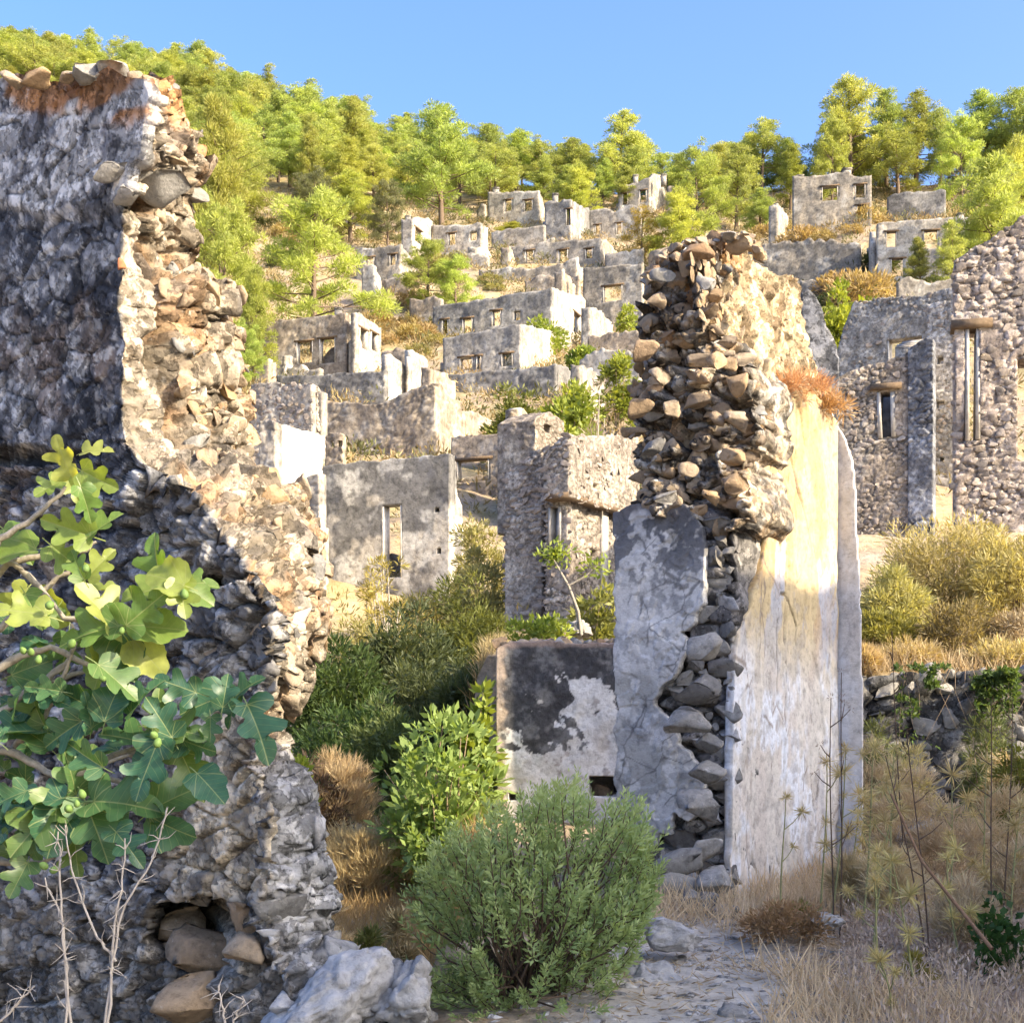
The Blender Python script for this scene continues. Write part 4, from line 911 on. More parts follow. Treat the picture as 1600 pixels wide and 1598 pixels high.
# --- lower village
house('big brown ruin with a sagging top and bright broken corner in the middle distance', 70, [(499, 630), (540, 627), (590, 632), (630, 614), (660, 604), (680, 600)], 712, [(582, 698, 587, 703), (648, 697, 653, 702)], [(680, 600), (692, 601), (700, 618), (722, 628)], sty=BROWN, lint=False, step=2.0)
house('jagged bright wall running back behind the brown ruin corner', 74, [(712, 648), (722, 640)], 680, st=[(722, 640), (750, 646), (776, 662)], back=0, sty=BROWN, cat='wall fragment', name='wall_fragment')
house('low brown ruin with a wide lintelled opening left of the dovecote tower', 62, [(705, 682), (750, 679), (794, 673)], 757, [(714, 718, 764, 752)], [(794, 673)], sty=BROWN, step=2.0)
house('square rubble ruin beside the left wall above the white lit gable', 64, [(393, 600), (440, 599), (487, 600)], 690, [], [(487, 600), (497, 607)], sty=STONY, back=.9, step=1.8, rub=(1500, .14, .34, [S_MID]), stone=(.26, .05, 1.15))
house('whitewashed ruin with a glaring sunlit side right behind the left rubble', 50, [(404, 658), (418, 657), (429, 657)], 760, [], [(429, 660), (460, 668), (490, 676), (505, 681)], sty=PALE, ssty=dict(light=(.70, .68, .62), dark=(.55, .52, .46), k=.4, white=.8, top=0), step=2.0)
house('lower grey plaster wall below the whitewashed ruin', 46, [(466, 752), (480, 744), (498, 738)], 940, [], back=0, sty=PALE, step=2.0, cat='wall fragment', name='wall_fragment')
house('small twin holed chimney on the wall top left of centre', 54, [(508, 684), (515, 676), (535, 678)], 730, [(515, 688, 521, 698), (527, 688, 533, 698)], [(535, 678), (541, 684)], back=0, depth=.7, sty=BROWN, th_=.2, cat='ruined chimney', name='ruined_chimney', lint=False, step=1.6, fw=.03)
hA, pA, psA, zA = house('large grey plaster ruin with a tall doorway and ragged bright right edge', 52, [(497, 728), (560, 722), (640, 714), (702, 710)], 975, [(598, 789, 628, 902), (679, 793, 686, 800), (682, 856, 689, 865), (508, 861, 514, 868)], [(702, 710), (712, 722), (714, 770), (722, 790), (724, 830)], sty=dict(light=(.50, .47, .42), dark=(.17, .168, .165), k=.9, top=1.2, white=.6, bb=.5), back=.4, step=1.6, lint=False, fw=.06, stone=0)
house('jagged bright wall stump rising behind the pitched chimney', 58, [(786, 668), (792, 645), (800, 640)], 740, st=[(800, 640), (815, 634), (832, 652), (842, 668)], back=0, sty=BROWN, step=2.0, rag=.3, cat='wall fragment', name='wall_fragment')
# --- the tower house on the terrace
def tower_house():
    root = thing('ruined_tower_house', 'brown stone tower house with overhanging box and pitched chimney left of the stub wall', 'ruined house', (-.1, 34.5, 3.0))
    Yc = 34; yaw = 30
    def pair(xl, xc, xr, ytl, ytc, ytr, yb, Y, holesF, holesS, n, sd, thk=.45, zb=None, light=(.41, .36, .30)):
        p0 = at(xc, 0, Y); pf = Pl(p0, yaw, 'f'); ps = Pl(p0, yaw, 's')
        a = px_poly(pf, [(xl, ytl), (xc, ytc)]); b = px_poly(ps, [(xc, ytc), (xr, ytr)])
        z0 = float(pf.uv(xc, yb)[1]) if zb is None else zb
        cf = colfn_ruin(light, (.25, .21, .175), .8, 1.2, seed=sd, topdark=.1, white=.3)
        hF = [px_hole(pf, h) for h in holesF]; hS = [px_hole(ps, h) for h in holesS]
        P1 = np.array([(a[0, 0], z0), (a[0, 0], a[0, 1]), (0, a[1, 1]), (0, z0)])
        P2 = np.array([(thk, z0), (thk, b[0, 1]), (b[1, 0], b[1, 1]), (b[1, 0], z0)])
        for pl, P_, h, k in ((pf, P1, hF, 0), (ps, P2, hS, 1)):
            V, Fc, c = wallsheet(pl, P_, h, 1.7*Y/F, thk, .03, 2.2, 0, .05, cf, seed=sd+k, stone=(.17, .05, .7)); obj('wall', V, Fc, M_MID, root, c)
            scatter_plane(root, pl, P_, h, .08, .22, n*2, [S_MID], -.025, .2, True, int(sd)+k, (M_MID, (.33, .29, .24), (.45, .405, .345)), .86, (1.2, 2.6), limit=330)
        return pf, ps, hF, hS, z0
    # left body, set back
    pf, ps, *_ = pair(789, 846, 852, 742, 700, 702, 1000, 34.6, [], [], 1500, 301)
    # drainage recess and overhanging box
    B, S_, *_ = pair(849, 888, 998, 704, 676, 682, 776, 33.4, [], [(928, 755, 937, 764)], 1600, 311)
    zf = float(B.uv(888, 776)[1]); 
    fl = np.array([B.P(0, zf-.02), B.P(B.uv(849, 776)[0], zf-.02), B.P(B.uv(849, 776)[0], zf-.02)-N3(B)*2.2, S_.P(S_.uv(998, 776)[0], zf-.02), ])
    V, Fc = [], []
    lo, hi = fl, fl+np.array([0, 0, .14]); V = np.vstack([lo, hi]); obj('floor_beam', V, [np.array([[0, 1, 2, 3], [7, 6, 5, 4], [0, 4, 5, 1], [1, 5, 6, 2], [2, 6, 7, 3], [3, 7, 4, 0]])], WOOD, root)
    pf2, ps2, hF, hS, z0 = pair(852, 886, 965, 778, 776, 778, 1000, 33.9, [(856, 792, 876, 848)], [(922, 858, 934, 870)], 1600, 321)
    ww = S_MID
    opening_parts(root, pf2, hF[0], .10, lintel=False)
    u0, u1, za, zb = hF[0]; V, Fc = box_arr([(pf2.P((u0+u1)/2, (za+zb)/2, -.3), np.array([*pf2.u, 0])*(u1-u0)*.5, N3(pf2)*.02, np.array([0, 0, (zb-za)*.5]))])
    obj('blocked_doorway', V, Fc, mat_flat('blue_grey_plaster', (.42, .44, .50), bump=.01), root)
    # sunlit white pilaster on the right face and back part
    u, _ = ps2.uv(942, 850); V, Fc = box_arr([(ps2.P(u, z0+2.2, .03), np.array([*ps2.u, 0])*.16, N3(ps2)*.05, np.array([0, 0, 2.2]))]); obj('pilaster', V, Fc, LIME, root)
    # pitched chimney: gabled little tower with a square hole
    p0 = at(836, 0, 35.5); pc = Pl(p0, yaw, 'f'); pcs = Pl(p0, yaw, 's')
    g = px_poly(pc, [(820, 664), (836, 656)]); s_ = px_poly(pcs, [(836, 656), (858, 642), (882, 660)])
    zl = float(pc.uv(836, 830)[1]); cf = colfn_ruin((.44, .39, .32), (.27, .225, .18), .8, 1.2, seed=9)
    h = px_hole(pcs, (850, 663, 861, 675))
    V, Fc, c = wallsheet(pcs, np.array([(0, zl), (0, s_[0, 1]), (s_[1, 0], s_[1, 1]), (s_[2, 0], s_[2, 1]), (s_[2, 0], zl)]), [h], .022, 1.1, .03, 3, 0, .03, cf, stone=(.17, .05, .7), layers=24); obj('chimney', V, Fc, M_MID, root, c)
    V, Fc = box_arr([(pcs.P((h[0]+h[1])/2, (h[2]+h[3])/2, -.55), np.array([*pcs.u, 0])*(h[1]-h[0]), N3(pcs)*.03, np.array([0, 0, (h[3]-h[2])]))]); obj('chimney_back', V, Fc, WOOD, root)
    return root
tower_house()
# --- stained block and terrace walls
def block():
    pl = Pl(at(970, 0, 14.6), 6, 'f'); ps = Pl(tuple(pl.P(pl.uv(776, 1100)[0], 0)[:2]), 6, 's')
    root = thing('plaster_block', 'low block of black stained white plaster with a rubble coping, left of the stub wall', 'ruined wall', (-.1, 15, .6))
    pp = px_poly(pl, [(775, 1330), (776, 1015), (800, 1003), (860, 1000), (985, 1003), (985, 1330)]); hs = [px_hole(pl, (920, 1212, 968, 1245)), px_hole(pl, (795, 1238, 815, 1250)), px_hole(pl, (865, 1238, 885, 1252))]
    def cf(P, U, Z, h):
        a = fbm(P*2.6, 211, 5); b = fbm(P*8, 212, 4); w = fbm(np.stack([U*2.2, 0*U, Z*1.4], -1), 213, 4)
        c = mix(np.broadcast_to(np.array([.68, .675, .66]), P.shape), np.array([.50, .47, .43]), sstep(.55, .65, a)*.7)
        hh = (Z-zlo)/(zhi-zlo)
        e = fbm(P*22, 214, 4); m2 = fbm(P*4.5+6, 215, 4)
        blk = sstep(.485, .505, w*.16+m2*.34+b*.32+e*.18+.30*hh-.10-.20*np.exp(-(((U+.25)/.32)**2+((hh-.55)/.25)**2))-.5*sstep(.35, .15, hh))
        dkc = mix(np.broadcast_to(np.array([.045, .046, .052]), P.shape), np.array([.16, .16, .162]), sstep(.46, .62, fbm(P*6+60, 216, 5)*.6+e*.4)); c = mix(c, np.array([.33, .29, .27]), sstep(.58, .64, e*.5+b*.5)*.7); c = c*(1-blk[..., None]*.96)+dkc*blk[..., None]*.96
        c = mix(c, np.array([.42, .34, .27]), sstep(.10, .02, (U-u0)/(u1-u0)+(b-.5)*.22)*.9)
        return mix(c, np.array([.30, .235, .20]), sstep(.955, .985, hh+(b-.5)*.04))
    u0, u1 = pp[:, 0].min(), pp[:, 0].max(); zlo = float(pl.uv(870, 1252)[1]); zhi = float(pl.uv(870, 1003)[1])
    V, Fc, c = wallsheet(pl, pp, hs, .0125, .7, .03, 5, 0, .05, cf, .02, layers=8); obj('plaster_face', V, Fc, M_PLAST, root, c)
    z = zhi; it = []
    for k in range(26):
        u = u0+(u1-u0)*(k+.5)/26; it.append((pl.P(u, z-.0, -.1-.1*random.random()), np.array([0, -.6, .8]), random.uniform(.08, .16), 1.4, .6))
    place_stones(root, it, [S_WARM, S_GREY, S_BRICK], False, 300, weights=[.6, .3, .1])
    it = [(pl.P(pl.uv(x, y)[0], pl.uv(x, y)[1], -.25), np.array([0, -1, 0]), s*14.8/F, 1.2, .8) for x, y, s in ((800, 1245, 26), (830, 1252, 36), (865, 1248, 30), (900, 1255, 36), (940, 1240, 30), (785, 1190, 20), (786, 1215, 22), (787, 1235, 24))]
    place_stones(root, it, [S_WARM], False)
block()
def terrace(label, xl, xr, Y, tops, seed, sm=(.07, .24), n=1400, yaw=2):
    pl = Pl(at(xr, 0, Y), yaw, 'f'); pp = px_poly(pl, tops); zb = min(hz(*pl.P(pp[0, 0], 0)[:2]), hz(*pl.P(pp[-1, 0], 0)[:2]))-.4; zb = min(zb, .3)
    root = thing('terrace_wall', label, 'terrace wall', (*pl.P(pp[:, 0].mean(), 0)[:2], zb))
    poly = np.vstack([[(pp[0, 0], zb)], pp, [(pp[-1, 0], zb)]])
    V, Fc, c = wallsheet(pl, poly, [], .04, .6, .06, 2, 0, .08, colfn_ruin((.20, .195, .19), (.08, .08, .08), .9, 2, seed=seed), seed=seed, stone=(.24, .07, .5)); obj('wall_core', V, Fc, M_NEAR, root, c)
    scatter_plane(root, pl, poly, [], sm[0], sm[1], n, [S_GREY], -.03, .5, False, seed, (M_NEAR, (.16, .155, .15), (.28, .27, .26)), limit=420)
terrace('dark dry stone terrace wall behind the thistles at the right edge', 1340, 1720, 12.85, [(1335, 1066), (1420, 1052), (1530, 1050), (1600, 1045), (1760, 1040)], 401)
terrace('rough retaining wall in shade behind the stub wall and the stained block', 960, 1345, 15.3, [(960, 1010), (1100, 1012), (1350, 1010)], 402)
# --- ruins on the right
house('upper right ruin with pilasters and two windows on the scrubby slope', 132, [(1238, 277), (1290, 273), (1327, 269), (1330, 276), (1362, 275)], 356, [(1284, 291, 1309, 312), (1336, 288, 1352, 309), (1338, 320, 1356, 348)], [(1362, 272), (1368, 268), (1382, 274)], chim=[(1322, 270, 13, 9), (1249, 277, 10, 6)], yaw=14, sty=GREY)
house('low dark wall with a tall bright end piece behind the upper right ruin', 134, [(1386, 306), (1430, 300), (1478, 296)], 336, [], [(1478, 288), (1484, 284), (1491, 296)], yaw=14, sty=DARK, back=0)
house('three windowed two storey ruin on the right slope with a brown doorway', 114, [(1370, 348), (1440, 343), (1515, 337)], 442, [(1384, 362, 1401, 386), (1392, 404, 1413, 432), (1443, 360, 1466, 388), (1478, 352, 1488, 374)], yaw=10, sty=PALE, back=.8, chim=[(1502, 338, 9, 8)], depth=5)
house('low blue grey wall remnant under the three windowed ruin', 80, [(1402, 440), (1420, 433), (1450, 440), (1494, 437)], 470, [], yaw=8, sty=GREY, back=0, cat='wall fragment', name='wall_fragment')
house('speckled stone gable wall with a clipped left shoulder at right', 44, [(1306, 560), (1318, 512), (1335, 470), (1380, 466), (1445, 460), (1496, 448)], 700, [(1386, 528, 1442, 580)], yaw=28, sty=dict(light=(.44, .42, .39), dark=(.23, .225, .215), k=.8, top=.2), back=0, step=1.7, lint=False, fw=.05, rub=(1600, .08, .2, [S_MID, S_GREY]), stone=(.2, .05, 1.3))
house('pale narrow wall with beam holes between the gable wall and the pink wall', 38, [(1449, 475), (1470, 472), (1500, 470)], 800, [(1464, 557, 1474, 569), (1463, 626, 1476, 638), (1468, 714, 1475, 721)], yaw=28, sty=dict(light=(.46, .45, .44), dark=(.22, .218, .215), k=.8, top=.1), back=0, step=1.6, lint=False, fw=.02, rub=(700, .06, .16, [S_MID, S_GREY]), stone=(.18, .045, 1.3))
def r2():
    r, pf, ps, zb = house('brown stone house front with one ragged window and a blue grey quoin at right', 29, [(1300, 596), (1330, 580), (1360, 572), (1400, 560), (1425, 548), (1436, 545)], 860, [(1371, 612, 1398, 683)], [(1436, 540), (1448, 530), (1456, 532)], yaw=18, sty=dict(light=(.48, .415, .345), dark=(.28, .24, .20), k=.7, top=.1), ssty=GREY, back=0, step=1.5, rag=.07, lint=False, fw=.11, rub=(1800, .06, .15, [S_MID]), stone=(.15, .04, .75))
    h = px_hole(pf, (1371, 612, 1398, 683)); V, Fc = box_arr([(pf.P((h[0]+h[1])/2, h[3]+.10, -.06), np.array([*pf.u, 0])*.32, N3(pf)*.16, np.array([0, 0, .06]))]); obj('lintel', V, Fc, WOOD, r)
    V, Fc = box_arr([(pf.P((h[0]+h[1])/2, (h[2]+h[3])/2, -1.1), np.array([*pf.u, 0])*.9, N3(pf)*.05, np.array([0, 0, 1.1]))]); obj('inner_wall', V, Fc, mat_flat('old_render', (.30, .27, .24), bump=.02, scale=4, v=.5), r)
    q = Pl(tuple(pf.P(-.02, 0)[:2]), 28, 'f'); pp = px_poly(q, [(1420, 545), (1450, 528), (1459, 533)]); poly = np.vstack([[(pp[0, 0], zb)], pp, [(pp[-1, 0], zb)]])
    V, Fc, c = wallsheet(q, poly, [], .022, .3, .03, 3, .09, .05, colfn_ruin((.36, .37, .39), (.18, .185, .20), .9, 2.2, seed=77), stone=(.17, .05, .8)); obj('quoin_pier', V, Fc, M_MID, r, c)
r2()
def r3():
    pl = Pl(at(1492, 0, 21.0), -83, 'f')       # runs towards the viewer
    root = thing('ruined_wall', 'tall pinkish rubble wall with a slit window rising at the right edge', 'ruined wall', (6.4, 19.5, 3.5))
    pl = Pl((at(1492, 0, 20.0)[0], 20.0), 14, 'f')
    pp = px_poly(pl, [(1492, 850), (1492, 407), (1520, 388), (1550, 372), (1576, 356), (1600, 338), (1660, 300), (1720, 280), (1720, 960)])
    h = [px_hole(pl, (1507, 512, 1530, 688)), px_hole(pl, (1590, 560, 1625, 720))]
    cf = colfn_ruin((.56, .475, .405), (.38, .31, .26), .6, 2, seed=31, topdark=0, white=.15)
    V, Fc, c = wallsheet(pl, pp, h, .028, .55, .04, 2.5, 0, .08, cf, stone=(.15, .05, .8)); obj('wall_core', V, Fc, M_MID, root, c)
    scatter_plane(root, pl, pp, h, .05, .15, 7000, [S_MID], -.012, .24, True, 41, (M_MID, (.37, .31, .26), (.52, .455, .39)), .84, (1.0, 1.8), limit=2600)
    opening_parts(root, pl, h[0], .07, lintel=True)
r3()
house('dark weathered rock pier standing behind the sunlit stub wall', 13.2, [(1252, 462), (1262, 452), (1274, 462), (1284, 478), (1290, 505), (1300, 522), (1308, 540), (1311, 575)], 640, [], yaw=8, sty=dict(light=(.33, .335, .35), dark=(.16, .165, .18), k=.9), back=0, cat='wall fragment', name='wall_fragment', step=2.5, rag=.06, mat=M_NEAR, extra_base=.3)
# --- added unseen walls right of the viewer, shaped to throw shade over the foreground
def shade_house():
    root = thing('ruined_house', 'added unseen house walls out of view at the right, shaped to shade the foreground', 'ruined house', (10.6, 3, 0))
    pl = Pl((10.4, 9.3), 90, 'f')
    top = [(-12.3, 8.8), (-10.5, 9.35), (-8.3, 9.0), (-6.5, 8.6), (-4.6, 8.5), (-3.4, 8.2), (-2.5, 7.95), (-1.8, 7.4), (-1.2, 5.4), (-.6, 3), (0, 2)]  # top edge sets where the foreground shade ends
    # plane runs along Y: u measured towards -Y is negative
    a = np.array(top); poly = np.vstack([[(-12.3, -1)], a, [(0, -1)]])
    pl.u = np.array([0., 1.]); pl.n = np.array([-1., 0.])
    V, Fc, c = wallsheet(pl, poly, [], .12, .6, .08, 2, 0, .25, colfn_ruin((.42, .38, .33), (.25, .22, .2), .8, 1, seed=61)); obj('wall', V, Fc, M_MID, root, c)
    for y in (-2.7, 9.0):
        p2 = Pl((10.98, y), 0, 'f'); V, Fc, c = wallsheet(p2, np.array([(0, -1), (0, 1.8), (3, 2.5), (6, 2), (6, -1)]), [], .15, .5, .08, 2, 0, .25, colfn_ruin((.42, .38, .33), (.25, .22, .2), .8, 1, seed=62)); obj('wall', V, Fc, M_MID, root, c)
shade_house()
# ------------------------------------------------------------------ vegetation builders
def pine_meshes(seed, H=10.0, R=2.6, cone=.75, start=.18, nlimb=46, needles=150, tint=(.44, .46, .14), tint2=(.26, .295, .095)):
    r = np.random.RandomState(seed)
    top = np.array([r.normal()*.35, r.normal()*.35, H])
    trunk = [(np.array([[0, 0, -1.2], [top[0]*.2, top[1]*.2, H*.3], [top[0]*.5, top[1]*.5, H*.65], top]), [.24, .19, .11, .02])]
    cl = []; 
    for i in range(nlimb):
        t = start+(1-start)*((i+.5)/nlimb)**.9; a = i*2.4+r.normal()*.5
        prof = (1-t)**cone*(1 if t > start+.12 else .75)
        L = R*1.2*(prof*1.1+.16)*r.uniform(.65, 1.12); z = H*t
        c0 = np.array([top[0]*t, top[1]*t, z]); d = np.array([math.cos(a), math.sin(a), .22+.3*t+r.normal()*.12])
        e = c0+d*L; trunk.append((np.array([c0, c0+d*L*.5+[0, 0, -.05], e]), [.06*(1.1-t)+.012, .04*(1.1-t)+.01, .008]))
        for k in np.arange(max(.35, .9-1.1/max(L, .3)), 1.02, .55/max(L, .55)):
            cl.append((c0+d*L*k+r.normal(size=3)*.16, (.30+.52*r.rand()**1.5)*(1.05-.35*t), a))
    cl.append((top, .35, 0))
    P = []; D = []; T = []
    for c, s, a in cl:
        n = int(needles*(s/.5)**2)+8; v = rand_dir(n, .35); rad = s*r.rand(n)**.5
        P.append(c+v*rad[:, None]*np.array([1.1, 1.1, .72])); D.append(nrm(v+rand_dir(n, .5)*.7))
        k = np.clip(r.rand()*.8+r.rand(n)*.3, 0, 1); T.append(mix(np.broadcast_to(np.array(tint2), (n, 3)), np.array(tint), k))
    P = np.concatenate(P); D = np.concatenate(D); T = np.concatenate(T)
    V, Fc = leaf_mesh(P, D, r.uniform(.24, .46, len(P)), r.uniform(.045, .08, len(P)), .2)
    mc = make_mesh('crown', V, Fc, L_PINE, np.repeat(T, 4, 0))
    V, Fc = tubes(trunk, 5); mt = make_mesh('trunk', V, Fc, BARK, None, True)
    return mt, mc
PINES = [pine_meshes(1, 10, 2.5, .75), pine_meshes(2, 10, 2.9, .6, .15), pine_meshes(3, 10, 2.2, .85, .2), pine_meshes(4, 10, 3.0, .55, .28, 36), pine_meshes(5, 10, 2.6, .7, .12), pine_meshes(6, 10, 2.0, .95, .1, 40),
         pine_meshes(7, 10, 3.3, .45, .25, 44), pine_meshes(8, 10, 2.7, .65, .35, 34)]
PINE_PALE = pine_meshes(9, 10, 3.4, .45, .12, 46, 165, (.23, .235, .13), (.16, .17, .085))
PINE_GOLD = pine_meshes(10, 10, 3.2, .5, .1, 44, 70, (.42, .27, .06), (.30, .20, .06))
PINE_LIME = pine_meshes(12, 10, 3.4, .5, .12, 46, 165, (.45, .48, .13), (.27, .31, .085))
PINE_LIME2 = pine_meshes(13, 10, 2.6, .7, .12, 44, 165, (.45, .46, .11), (.27, .30, .08))
def pine(x, y, H, wf, me, label, group=None, name='pine_tree'):
    z = hz(x, y); t = thing(name, label, 'tree', (x, y, z), group)
    t.rotation_euler = (random.uniform(-.04, .04), random.uniform(-.04, .04), random.uniform(0, 6.28)); t.scale = (H/10*wf, H/10*wf, H/10)
    link('trunk', me[0], t); link('crown', me[1], t); return t
taken = []
def pine_px(px, top, Y, wpx, me, label, name='pine_tree'):
    g = gp(px, Y); zt = ZC+(YH-top)/F*Y; H = max(zt-g[2], 2.0)
    base_w = {id(m): w for m, w in zip(PINES, (5.2, 6.0, 4.6, 6.2, 5.4, 4.2, 6.8, 5.6))}.get(id(me), 6.6)
    wf = (wpx*Y/F)/(base_w*H/10); taken.append((g[0], g[1])); return pine(g[0], g[1], H, wf, me, label, None, name)
P_ = PINES
pine_px(490, 318, 112, 165, PINE_LIME, 'big bright rounded pine above the long grey ruin with the white edged windows')
pine_px(348, 165, 122, 130, PINE_LIME2, 'tall pine just right of the top of the left wall')
pine_px(350, 330, 104, 130, PINE_LIME, 'yellow green pine rising right behind the rubble end of the left wall')
pine_px(396, 425, 96, 90, PINE_LIME2, 'bushy yellow pine between the left rubble and the big rounded pine')
pine_px(383, 512, 88, 60, PINE_LIME, 'small yellow pine touching the left rubble beside the little chimney')
pine_px(668, 378, 127, 75, PINE_LIME, 'small brilliant yellow green pine standing in front of the low ruins')
pine_px(712, 408, 126, 70, PINE_LIME, 'low wide branch like pine leaning right beside the small brilliant pine')
pine_px(548, 275, 166, 115, PINE_LIME2, 'rounded pine between the two pale olive trees')
pine_px(606, 292, 160, 62, PINE_PALE, 'pale grey green olive tree left of the narrow ruin tower', 'olive_tree')
pine_px(492, 272, 170, 72, PINE_PALE, 'pale silvery tree beside the dark rock hollow', 'olive_tree')
pine_px(484, 205, 186, 62, PINE_LIME2, 'slim light pine above the silvery tree')
pine_px(690, 172, 182, 130, P_[1], 'largest middle pine with a broad crown above the low wide pale ruin')
pine_px(905, 262, 182, 90, PINE_LIME2, 'pine drooping over the dark gabled ruin')
pine_px(968, 178, 204, 100, P_[0], 'tall conical pine standing out against the sky in the middle of the ridge')
pine_px(1092, 240, 156, 95, PINE_LIME, 'bright upright pine right of the highest ruin')
pine_px(1060, 300, 144, 105, PINE_LIME2, 'green pine in front of the orange tree above the stub wall')
pine_px(1003, 328, 146, 62, PINE_GOLD, 'orange leaved autumn tree beside the green pine above the stub wall', 'autumn_tree')
pine_px(1045, 395, 138, 70, P_[1], 'dark low pine at the foot of the orange tree')
pine_px(1150, 228, 178, 80, P_[4], 'pine with a rounded top right of the bright upright pine')
pine_px(1190, 190, 200, 80, P_[7], 'dark thin topped pine on the ridge left of the tall right hand group')
pine_px(1235, 232, 192, 62, PINE_LIME2, 'small light pine above the upper right ruin')
pine_px(1330, 132, 196, 120, P_[1], 'tallest pine of the right ridge group above the upper right ruin')
pine_px(1300, 192, 186, 62, PINE_LIME, 'small bright conical pine in front of the tallest right pine')
pine_px(1385, 150, 199, 85, P_[0], 'pine just right of the tallest right ridge pine')
pine_px(1432, 150, 200, 100, P_[4], 'tall full pine in the middle of the right ridge group')
pine_px(1470, 175, 193, 70, P_[7], 'dark stemmed pine with a bare trunk above the low dark wall')
pine_px(1503, 186, 184, 75, PINE_LIME, 'bright conical pine at the right of the bare trunked pine')
pine_px(1545, 145, 198, 85, P_[2], 'high thin pine near the right edge against the sky')
pine_px(1592, 148, 196, 95, P_[1], 'high pine cut by the right edge against the sky')
pine_px(1640, 150, 190, 100, P_[3], 'pine just beyond the right edge on the ridge')
pine_px(1556, 255, 100, 150, P_[1], 'big dark green pine hanging over the pink wall at the right')
pine_px(1600, 225, 110, 120, PINE_LIME2, 'large light pine behind the big dark pine at the right edge')
pine_px(1440, 372, 98, 46, P_[2], 'thin young pine before the three windowed ruin')
pine_px(1492, 350, 97, 60, P_[4], 'dark young pine at the right end of the three windowed ruin')
pine_px(800, 350, 176, 62, PINE_LIME2, 'low yellow green sapling below the two windowed chimney ruin')
pine_px(1188, 300, 160, 60, P_[0], 'mid green pine on the scrubby slope left of the upper right ruin')
# the forest
bx = [-400, 300, 390, 470, 540, 620, 740, 770, 900, 960, 1030, 1100, 1160, 1230, 1300, 1400, 1500, 1560, 1760]
by = [520, 500, 292, 305, 340, 326, 322, 335, 335, 335, 335, 340, 340, 335, 330, 330, 335, 340, 420]
r_ = np.random.RandomState(21); cand = []
forest = []
for _ in range(60000):
    Y = r_.uniform(110, 312); px = r_.uniform(-130, 1720); X = (px-800)/F*Y
    rYv = np.interp(px, _rpx, _rY)
    if Y > rYv+6: continue
    if px > 745 and Y < 192: continue
    if any((X-a)**2+(Y-b)**2 < 36 for a, b in taken[-0:] ): continue
    cand.append((X, Y, px))
    if len(cand) > 14000: break
cz = height(np.array([c[0] for c in cand]), np.array([c[1] for c in cand]))
grid = {}
for (X, Y, px), z in zip(cand, cz):
    py = YH-(z-ZC)*F/Y
    if py > np.interp(px, bx, by): continue
    dmin = 4.8 if px < 900 else 4.9
    if (px < 120 and Y < 250) or (px < 300 and Y < 205): continue          # wholly behind the left wall
    key = (int(X//7), int(Y//7)); bad = False
    for i in (-1, 0, 1):
        for j in (-1, 0, 1):
            for q in grid.get((key[0]+i, key[1]+j), ()):
                if (q[0]-X)**2+(q[1]-Y)**2 < dmin**2: bad = True
    if bad: continue
    grid.setdefault(key, []).append((X, Y)); forest.append((X, Y, px))
    if len(forest) >= 262: break
for X, Y, px in forest:
    H = random.uniform(8.5, 12.5)*(.74 if 560 < px < 1120 and Y > 185 else 1); m = random.choices(P_+[PINE_LIME2], [3, 3, 3, 2, 3, 2, 2, 2, 3])[0]
    z_ = hz(X, Y); sky = Y > np.interp(px, _rpx, _rY)-14
    zone = 'above the left wall' if px < 330 else 'behind the big rounded pine and silvery tree' if px < 560 else 'around the largest middle pine' if px < 760 else 'behind the highest ruins' if px < 1080 else 'left of the upper right ruin' if px < 1250 else 'behind the upper right ruin and low dark wall'
    lab = ('pine on the skyline %s' if sky else 'pine on the wooded slope %s') % zone
    pine(X, Y, H*(1 if px < 900 else .9), random.uniform(1.15, 1.5) if px < 900 else random.uniform(1.25, 1.55), m, lab, ('skyline pines ' if sky else 'slope pines ')+zone)


